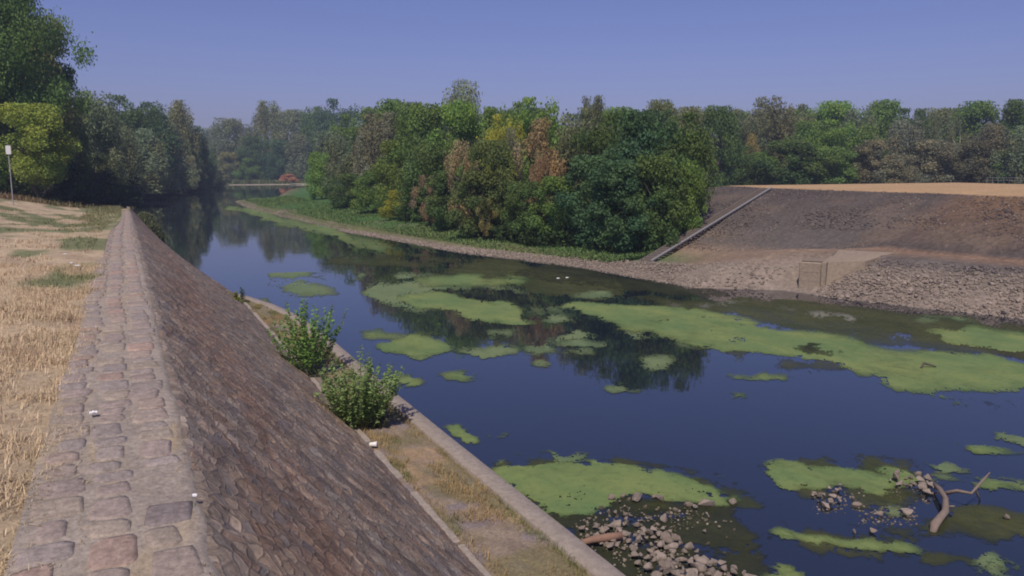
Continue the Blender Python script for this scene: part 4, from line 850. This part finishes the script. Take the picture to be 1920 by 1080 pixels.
# ------------------------------------------------------------------ sign post on the left
x, y, z = pos(22, 352, 40); zg = float(left_h(np.array(x), np.array(y)))
sg = thing('sign_post', 'small white rectangular sign on a grey metal post at the edge of the dry grass', 'sign', (x, y, zg - .1))
zt = pos(22, 272, 40)[2] - zg + .1; yaw = atan2(-x, -y)
m = MB(); m.tube([(0, 0, -.2), (0, 0, zt)], .026, 8); m.build('post', M['galv'], sg)
m = MB(); m.box((0 + .05 * sin(yaw), .05 * cos(yaw), zt - .24), (.22, .02, .42), rz=-yaw * 1.0 + pi, bev=.005); bd = m.build('sign_board', M['white'], sg)
m = MB(); m.box((.035 * sin(yaw), .035 * cos(yaw), zt - .24), (.2, .02, .04), rz=-yaw + pi); m.build('bracket', M['galv'], sg)

# ------------------------------------------------------------------ driftwood, logs
def wp(px, py, z): X_, Y_ = at(px, py, HC - z); return (X_, Y_, z)
dw = thing('driftwood', 'bleached forked driftwood branch leaning on the rock pile at the right', 'driftwood', wp(1750, 995, 0))
o0 = Vector(dw.location)
def rel(l): return [Vector(p) - o0 for p in l]
m = MB(); m.tube(rel([wp(1748, 1000, -.02), wp(1752, 985, .05), wp(1772, 960, .10), wp(1773, 935, .14), wp(1762, 918, .13), wp(1748, 905, .08)]), [.04, .055, .048, .042, .038, .028], 10, .35); m.build('trunk', M['drift'], dw, True)
m = MB(); m.tube(rel([wp(1768, 925, .14), wp(1795, 920, .22), wp(1822, 925, .26), wp(1836, 908, .36), wp(1856, 886, .50)]), [.030, .026, .022, .019, .009], 8, .3); m.build('limb', M['drift'], dw, True)
m = MB(); m.tube(rel([wp(1828, 915, .30), wp(1834, 930, .1), wp(1838, 940, -.02)]), [.018, .014, .01], 6); m.tube(rel([wp(1775, 950, .1), wp(1790, 949, .14)]), [.02, .01], 6); m.build('twig', M['drift'], dw, True)
lg = thing('log', 'reddish brown broken log lying against the kerb on the rubble heap', 'log', wp(1125, 1010, .08)); o0 = Vector(lg.location)
m = MB(); m.tube(rel([wp(1088, 1018, .10), wp(1110, 1012, .12), wp(1140, 1007, .12), (wp(1167, 1003, .14))]), [.03, .045, .05, .04], 9, .3); m.build('stem', M['redwood'], lg, True)
m = MB(); m.tube(rel([wp(1140, 1007, .12), wp(1150, 1016, .05)]), [.02, .012], 6); m.tube(rel([wp(1120, 1012, .12), wp(1124, 1020, .05)]), [.02, .01], 6); m.build('branch', M['redwood'], lg, True)
def fallen(label, pts, rad):
    o = thing('fallen_trunk', label, 'fallen trunk', pts[0]); mm = MB(); mm.tube([Vector(p) - Vector(pts[0]) for p in pts], [q_ * .62 for q_ in rad], 7, .3); mm.build('trunk', M['bark'], o)
def zp(px, py, zd): return pos(px, py, zd)
fallen('pale fallen trunk slanting into the water at the left bank, longest one', [zp(268, 335, 150), zp(288, 349, 148), zp(310, 358, 146), zp(322, 364, 144)], [.12, .2, .22, .15])
fallen('thin pale trunk propped behind the longest fallen trunk', [zp(284, 360, 150), zp(291, 350, 150), zp(300, 362, 147)], [.12, .12, .1])
fallen('low pale log lying flat along the left waterline', [zp(240, 374, 118), zp(262, 373, 118), zp(285, 371, 120)], [.1, .16, .1])
fallen('light stump leaning at the waterline left of the fallen trunks', [zp(226, 352, 105), zp(232, 362, 104), zp(240, 374, 103)], [.1, .2, .15])
fallen('long thin log in shallow water at the foot of the left bank', [zp(203, 385, 98), zp(225, 386, 98), zp(240, 384, 98)], [.1, .14, .08])
fallen('pale trunk lying along the shore toward the river bend', [zp(300, 365, 152), zp(330, 363, 155), zp(352, 358, 160)], [.15, .2, .12])
x, y = at(1735, 690); m = MB(); m.tube([(-.15, 0, .0), (0, .05, .10), (.25, -.1, .02)], [.03, .03, .02], 6); o = m.build('stick', M['bark']); o.location = (x, y, .01); tag(o, 'short dark stick poking from the largest algae mat at the right', 'stick')
x, y = at(820, 655); 
# ------------------------------------------------------------------ litter
def litter(px, py, z, s, label, name='cup', parts=True):
    x, y = at(px, py, HC - z)
    o = thing(name, label, 'litter', (x, y, z)); o.rotation_euler = (1.45, 0, .9)
    m = MB(); m.tube([(0, 0, -s), (0, 0, -s * .9), (0, 0, s * .8), (0, 0, s)], [s * .50, s * .55, s * .72, s * .74], 14); m.build('cup_body', M['white'], o, True)
    m = MB(); m.tube([(0, 0, s * .96), (0, 0, s * 1.04)], [s * .80, s * .80], 14); m.build('rim', M['white'], o, True)
litter(700, 833, BERM + .05, .055, 'white plastic cup lying at the foot of the paved slope')
def scrap(px, py, z, s, label, group=None, name='paper_scrap'):
    x, y = at(px, py, HC - z); V = []; g = random.Random(int(px)); n = 5
    for i in range(n):
        for j in range(n): V.append(((i / (n - 1) - .5) * s + g.uniform(-.1, .1) * s, (j / (n - 1) - .5) * s + g.uniform(-.1, .1) * s, g.uniform(0, .45) * s * .5))
    V2 = V + [(a, b, c + .004) for a, b, c in V]; f = gridfaces(n, n).tolist(); f2 = [[q + n * n for q in r] for r in f]
    me = mesh_np(name, np.array(V2), [r[::-1] for r in f] + f2); o = link(name, me, M['white']); o.location = (x, y, z); return tag(o, label, 'litter', group)
scrap(175, 775, 3.125, .05, 'crumpled white scrap on the paved path'); scrap(365, 930, 3.13, .025, 'tiny white crumb near the right edge of the path')
for (px, py, lb) in [(121, 477, 'upper white scrap in the green patch of the dry grass'), (134, 494, 'left of two white scraps lower in the green patch'), (144, 499, 'right of two white scraps lower in the green patch')]: scrap(px, py, 3.2, .08, lb)
x, y = at(1056, 522)
for dx, lb in ((-.25, 'left of two white bottles floating in the olive weed'), (.2, 'right of two white bottles floating in the olive weed')):
    o = thing('bottle', lb, 'bottle', (x + dx, y, .02)); m = MB(); m.tube([(-.07, 0, 0), (-.065, 0, 0), (.04, 0, 0), (.07, 0, 0)], [.02, .028, .028, .012], 9); m.build('bottle_body', M['white'], o, True); m = MB(); m.tube([(.07, 0, 0), (.09, 0, 0)], .013, 8); m.build('cap', M['galv'], o)

# ------------------------------------------------------------------ weeds: three tall plants on the berm
def weed(px, py, z, H, Rr, n, col, label, leafs=26, ls=.03, seed=1, name='weed_plant'):
    x, y = at(px, py, HC - z); o = thing(name, label, 'weed', (x, y, z)); g = random.Random(seed); ms = MB(); P = []; N = []; T = []
    for i in range(n):
        a = g.uniform(0, 6.28); r = g.random() ** .6; tip = Vector((cos(a) * Rr * r, sin(a) * Rr * r, H * g.uniform(.55, 1.0) * (1 - .25 * r))); b = Vector((cos(a) * r * Rr * .35, sin(a) * r * Rr * .35, 0))
        pts = [b.lerp(tip, k / 4) + Vector((g.uniform(-.02, .02), g.uniform(-.02, .02), 0)) for k in range(5)]; pts[1] = pts[1] + Vector((0, 0, .03)); ms.tube(pts, [.006, .005, .004, .003, .0015], 4)
        for k in range(leafs):
            t_ = .12 + .88 * (k + g.random()) / leafs; q = t_ * 4; i0 = min(int(q), 3); c = pts[i0].lerp(pts[i0 + 1], q - i0); aa = g.uniform(0, 6.28); off = Vector((cos(aa), sin(aa), g.uniform(-.1, .9))) * ls * (1.3 - .7 * t_)
            P.append(tuple(c + off)); nn_ = Vector((g.gauss(0, .5), g.gauss(0, .5), 1)).normalized(); N.append(tuple(nn_)); T.append(g.uniform(.65, 1.35))
    ms.build('stems', M['bark'] if col[0] > 1 else M['stem'], o)
    V, Fq, c = leaf_cloud(np.array(P), np.array(N), ls, 2.0, np.array(T)[:, None] * np.ones((1, 3)), np.random.default_rng(seed)); me = mesh_np('leaves', V, Fq, c); l_ = link('leaves', me, M['leaf'], o); l_.color = (*col, 1)
M['stem'] = m_plain('green_stem', (.12, .14, .05))
weed(578, 700, BERM, 1.75, .85, 60, (.21, .36, .10), 'farther of the two tall leafy weeds on the berm', 50, .042, 3)
weed(676, 800, BERM, 1.40, .75, 80, (.25, .36, .13), 'nearer and denser of the two tall leafy weeds on the berm', 50, .038, 5)
weed(440, 578, BERM, .55, .3, 16, (.20, .24, .04), 'small yellow green weed at the far end of the berm', 20, .05, 6)
weed(715, 800, BERM, .35, .30, 26, (.13, .13, .09), 'low greyish weed right beside the denser tall weed', 18, .02, 7)
weed(455, 568, BERM, .75, .14, 5, (.05, .10, .04), 'slim dark weed behind the small yellow green one', 20, .04, 8)

# ------------------------------------------------------------------ grass blades
def blades(name, label, P, H, W, lean, cols, seed=1, cat='grass'):
    g = np.random.default_rng(seed); n = len(P); a = g.uniform(0, 2 * pi, n); d = np.stack([np.cos(a), np.sin(a), 0 * a], -1); pr = np.stack([-np.sin(a), np.cos(a), 0 * a], -1)
    h = (H * g.uniform(.5, 1.3, n))[:, None]; ln = (lean * g.uniform(.1, 1.4, n))[:, None]; w_ = (W * g.uniform(.6, 1.3, n))[:, None]; up = np.array([0, 0, 1.])
    b0 = P - pr * w_; b1 = P + pr * w_; mid = P + d * h * ln * .4 + up * h * .6; tip = P + d * h * ln + up * h * (1 - .35 * np.minimum(ln, 1.8))
    V = np.stack([b0, b1, mid + pr * w_ * .7, mid - pr * w_ * .7, tip], 1).reshape(-1, 3); k = np.arange(n)[:, None] * 5
    F1 = np.concatenate([k, k + 1, k + 2, k + 3], 1).tolist() ; F2 = np.concatenate([k + 3, k + 2, k + 4], 1).tolist()
    c = np.repeat(cols, 5, 0); return tag(link(name, mesh_np(name, V, F1 + F2, c), M['blade']), label, cat, kind='stuff')
g = np.random.default_rng(21)
n = 150000; Xq = -.33 - g.uniform(0, 1, n) ** 1.3 * 4.3; Yq = 2.0 + g.uniform(0, 1, n) ** 1.5 * 14
dn_ = vn(Xq * 2.6, Yq * 1.9, 33); keep = g.uniform(0, 1, n) < (.15 + .85 * sm(.36, .62, dn_)) * (.12 + .88 * sm(.38, .72, -Xq + (dn_ - .5) * .8)) ; Xq = Xq[keep]; Yq = Yq[keep]; 
Pq = np.stack([Xq, Yq, left_h(Xq, Yq) - .005], -1); gc = grass_col(Xq, Yq); gc = gc * g.uniform(.75, 1.35, (len(gc), 1)) + np.array([.05, .04, .02])
blades('dry_grass', 'dry straw coloured grass with green tufts beside the paved path', Pq, .055 + .05 * vn(Xq * 3, Yq * 3, 35), .0028, 1.1, gc, 2)
n = 60000; Xq = -.6 - g.uniform(0, 1, n) ** 1.1 * 13; Yq = 10 + g.uniform(0, 1, n) * 34
kp = g.uniform(0, 1, n) < sm(.42, .62, vn(Xq * 1.3, Yq * .8, 333)) ; Xq = Xq[kp]; Yq = Yq[kp]; gc = grass_col(Xq, Yq) * g.uniform(.7, 1.3, (len(Xq), 1))
blades('far_dry_grass', 'sparser dry and green tufts farther along the grass bank', np.stack([Xq, Yq, left_h(Xq, Yq) - .005], -1), .05 + .05 * vn(Xq * 2, Yq * 2, 335), .007, 1.0, gc, 12)
n = 9000; Xq = g.uniform(-1.8, .05, n) ; Yq = g.uniform(26, 57, n); kp = g.uniform(0, 1, n) < sm(.35, .6, vn(Xq * 1.8, Yq * .6, 37)) * (Xq < -.6 + .5 * sm(25, 48, Yq)); Xq = Xq[kp]; Yq = Yq[kp]
gc = np.array([.15, .19, .08]) + (np.array([.34, .28, .17]) - np.array([.15, .19, .08])) * g.uniform(0, 1, (len(Xq), 1)) ** 1.4
blades('verge_weeds', 'green and straw weeds crowding the far part of the path', np.stack([Xq, Yq, left_h(Xq, Yq) - .02], -1), .08 + .2 * sm(34, 52, Yq), .010, .7, gc, 3)
n = 14000; Xq = g.uniform(-24, .6, n); cr = np.interp(Xq, [-40, -12, -6.3, -2, 0.3], [50, 53, 54, 57, 58]); Yq = cr + g.uniform(-2.5, 5, n); gr_ = sm(-7, -2, Xq)[:, None] * g.uniform(0, 1, (n, 1))
gc = np.array([.26, .18, .11]) * g.uniform(.6, 1.2, (n, 1)) * (1 - gr_) + np.array([.10, .14, .05]) * gr_
blades('brow_weeds', 'tall brown and green weeds along the brow of the dry grass', np.stack([Xq, Yq, left_h(Xq, Yq) - .03], -1), .12 + .5 * vn(Xq * .5, Yq * .3, 39) ** 1.5, .02, .8, gc, 4)
n = 5200; Yq = 1.5 + g.uniform(0, 1, n) ** 1.4 * 36; side = g.choice([-.52, -.45, -.28, -.04, .225], n, p=[.35, .25, .12, .10, .18]); Xq = side + g.normal(0, .025, n); kp = vn(Xq * 6, Yq * 2.2, 52) > .5; Xq = Xq[kp]; Yq = Yq[kp]
gc = (np.array([.40, .31, .18]) + np.array([-.22, -.12, -.10]) * (g.uniform(0, 1, (len(Xq), 1)) > .75)) * g.uniform(.7, 1.3, (len(Xq), 1))
blades('path_weeds', 'dry straws and small weeds in the joints and edges of the path', np.stack([Xq, Yq, pz(Yq) - .004], -1), .028, .0022, 1.6, gc, 15)
n = 52000; Yq = 2 + g.uniform(0, 1, n) ** 1.3 * 24.5; q0 = toeX(Yq) + .04; q1_ = np.interp(Yq, ky, kx) - .30; u_ = g.uniform(0, 1, n); Xq = q0 + (q1_ - q0) * u_
de = vn(Xq * 3.2, Yq * 1.9, 41); pe = sm(.45, .65, de) * .7 + .35 * (u_ > .93) + .25 * (u_ < .18); kp = g.uniform(0, 1, n) < pe; Xq = Xq[kp]; Yq = Yq[kp]
cc_ = sm(.35, .65, vn(Xq * 2.2, Yq * 1.1, 43))[:, None]; gc = (np.array([.36, .26, .13]) * (1 - cc_) + np.array([.15, .17, .06]) * cc_) * g.uniform(.7, 1.3, (len(Xq), 1))
blades('berm_grass', 'patchy dry and green grass on the berm behind the kerb', np.stack([Xq, Yq, 0 * Xq + BERM - .01], -1), .05 + .07 * vn(Xq * 2, Yq * 2, 44), .003, .9, gc, 5)
n = 9000; a = g.uniform(0, 2 * pi, n); r = np.sqrt(g.uniform(0, 1, n)); Xq = 1.3 + r * np.cos(a) * 1.1; Yq = 60 + r * np.sin(a) * 5
blades('mound_weeds', 'grey green weeds over the stone mound', np.stack([Xq, Yq, 1.5 * (1 - r * r) + .1], -1), .3, .03, .8, np.array([.13, .15, .08]) * g.uniform(.7, 1.3, (n, 1)), 6)
n = 34000; Yq = 33 + g.uniform(0, 1, n) ** 1.5 * 87; Xq = np.interp(Yq, sy, sd[:, 1, 0]) + 1.3 + g.uniform(0, 1, n) * np.interp(Yq, [33, 60], [3.2, 6.5]); zq = np.array([right_z(a_, b_) for a_, b_ in zip(Xq, Yq)])
blades('spit_grass', 'bright green grass covering the spit below the wood', np.stack([Xq, Yq, zq - .05], -1), .22, .03, .9, (np.array([.085, .17, .055]) + np.array([.07, .03, .02]) * vn(Xq * .8, Yq * .4, 56)[:, None]) * g.uniform(.7, 1.3, (n, 1)), 7)
n = 9000; Yq = g.uniform(242, 262, n); Xq = g.uniform(22, 66, n)
blades('far_reeds', 'pale green reeds on the far bank at the bend', np.stack([Xq, Yq, .2 + 0 * Xq], -1), 1.2, .12, .5, np.array([.13, .16, .07]) * g.uniform(.7, 1.3, (n, 1)), 8)

# ------------------------------------------------------------------ haze
m = MB(); m.box((150, 180, 19.4), (1100, 900, 42), 0); hz_ = bpy.data.materials.new('haze'); hz_.use_nodes = True; ht = hz_.node_tree; ht.nodes.clear()
pv = ht.nodes.new('ShaderNodeVolumePrincipled'); pv.inputs['Density'].default_value = .00105; pv.inputs['Color'].default_value = (.58, .68, .90, 1); pv.inputs['Anisotropy'].default_value = .2
ho = ht.nodes.new('ShaderNodeOutputMaterial'); ht.links.new(pv.outputs[0], ho.inputs['Volume'])
hb = m.build('haze', hz_); tag(hb, 'thin pale haze over the river', 'haze', kind='stuff')
print('rocks', nrock)
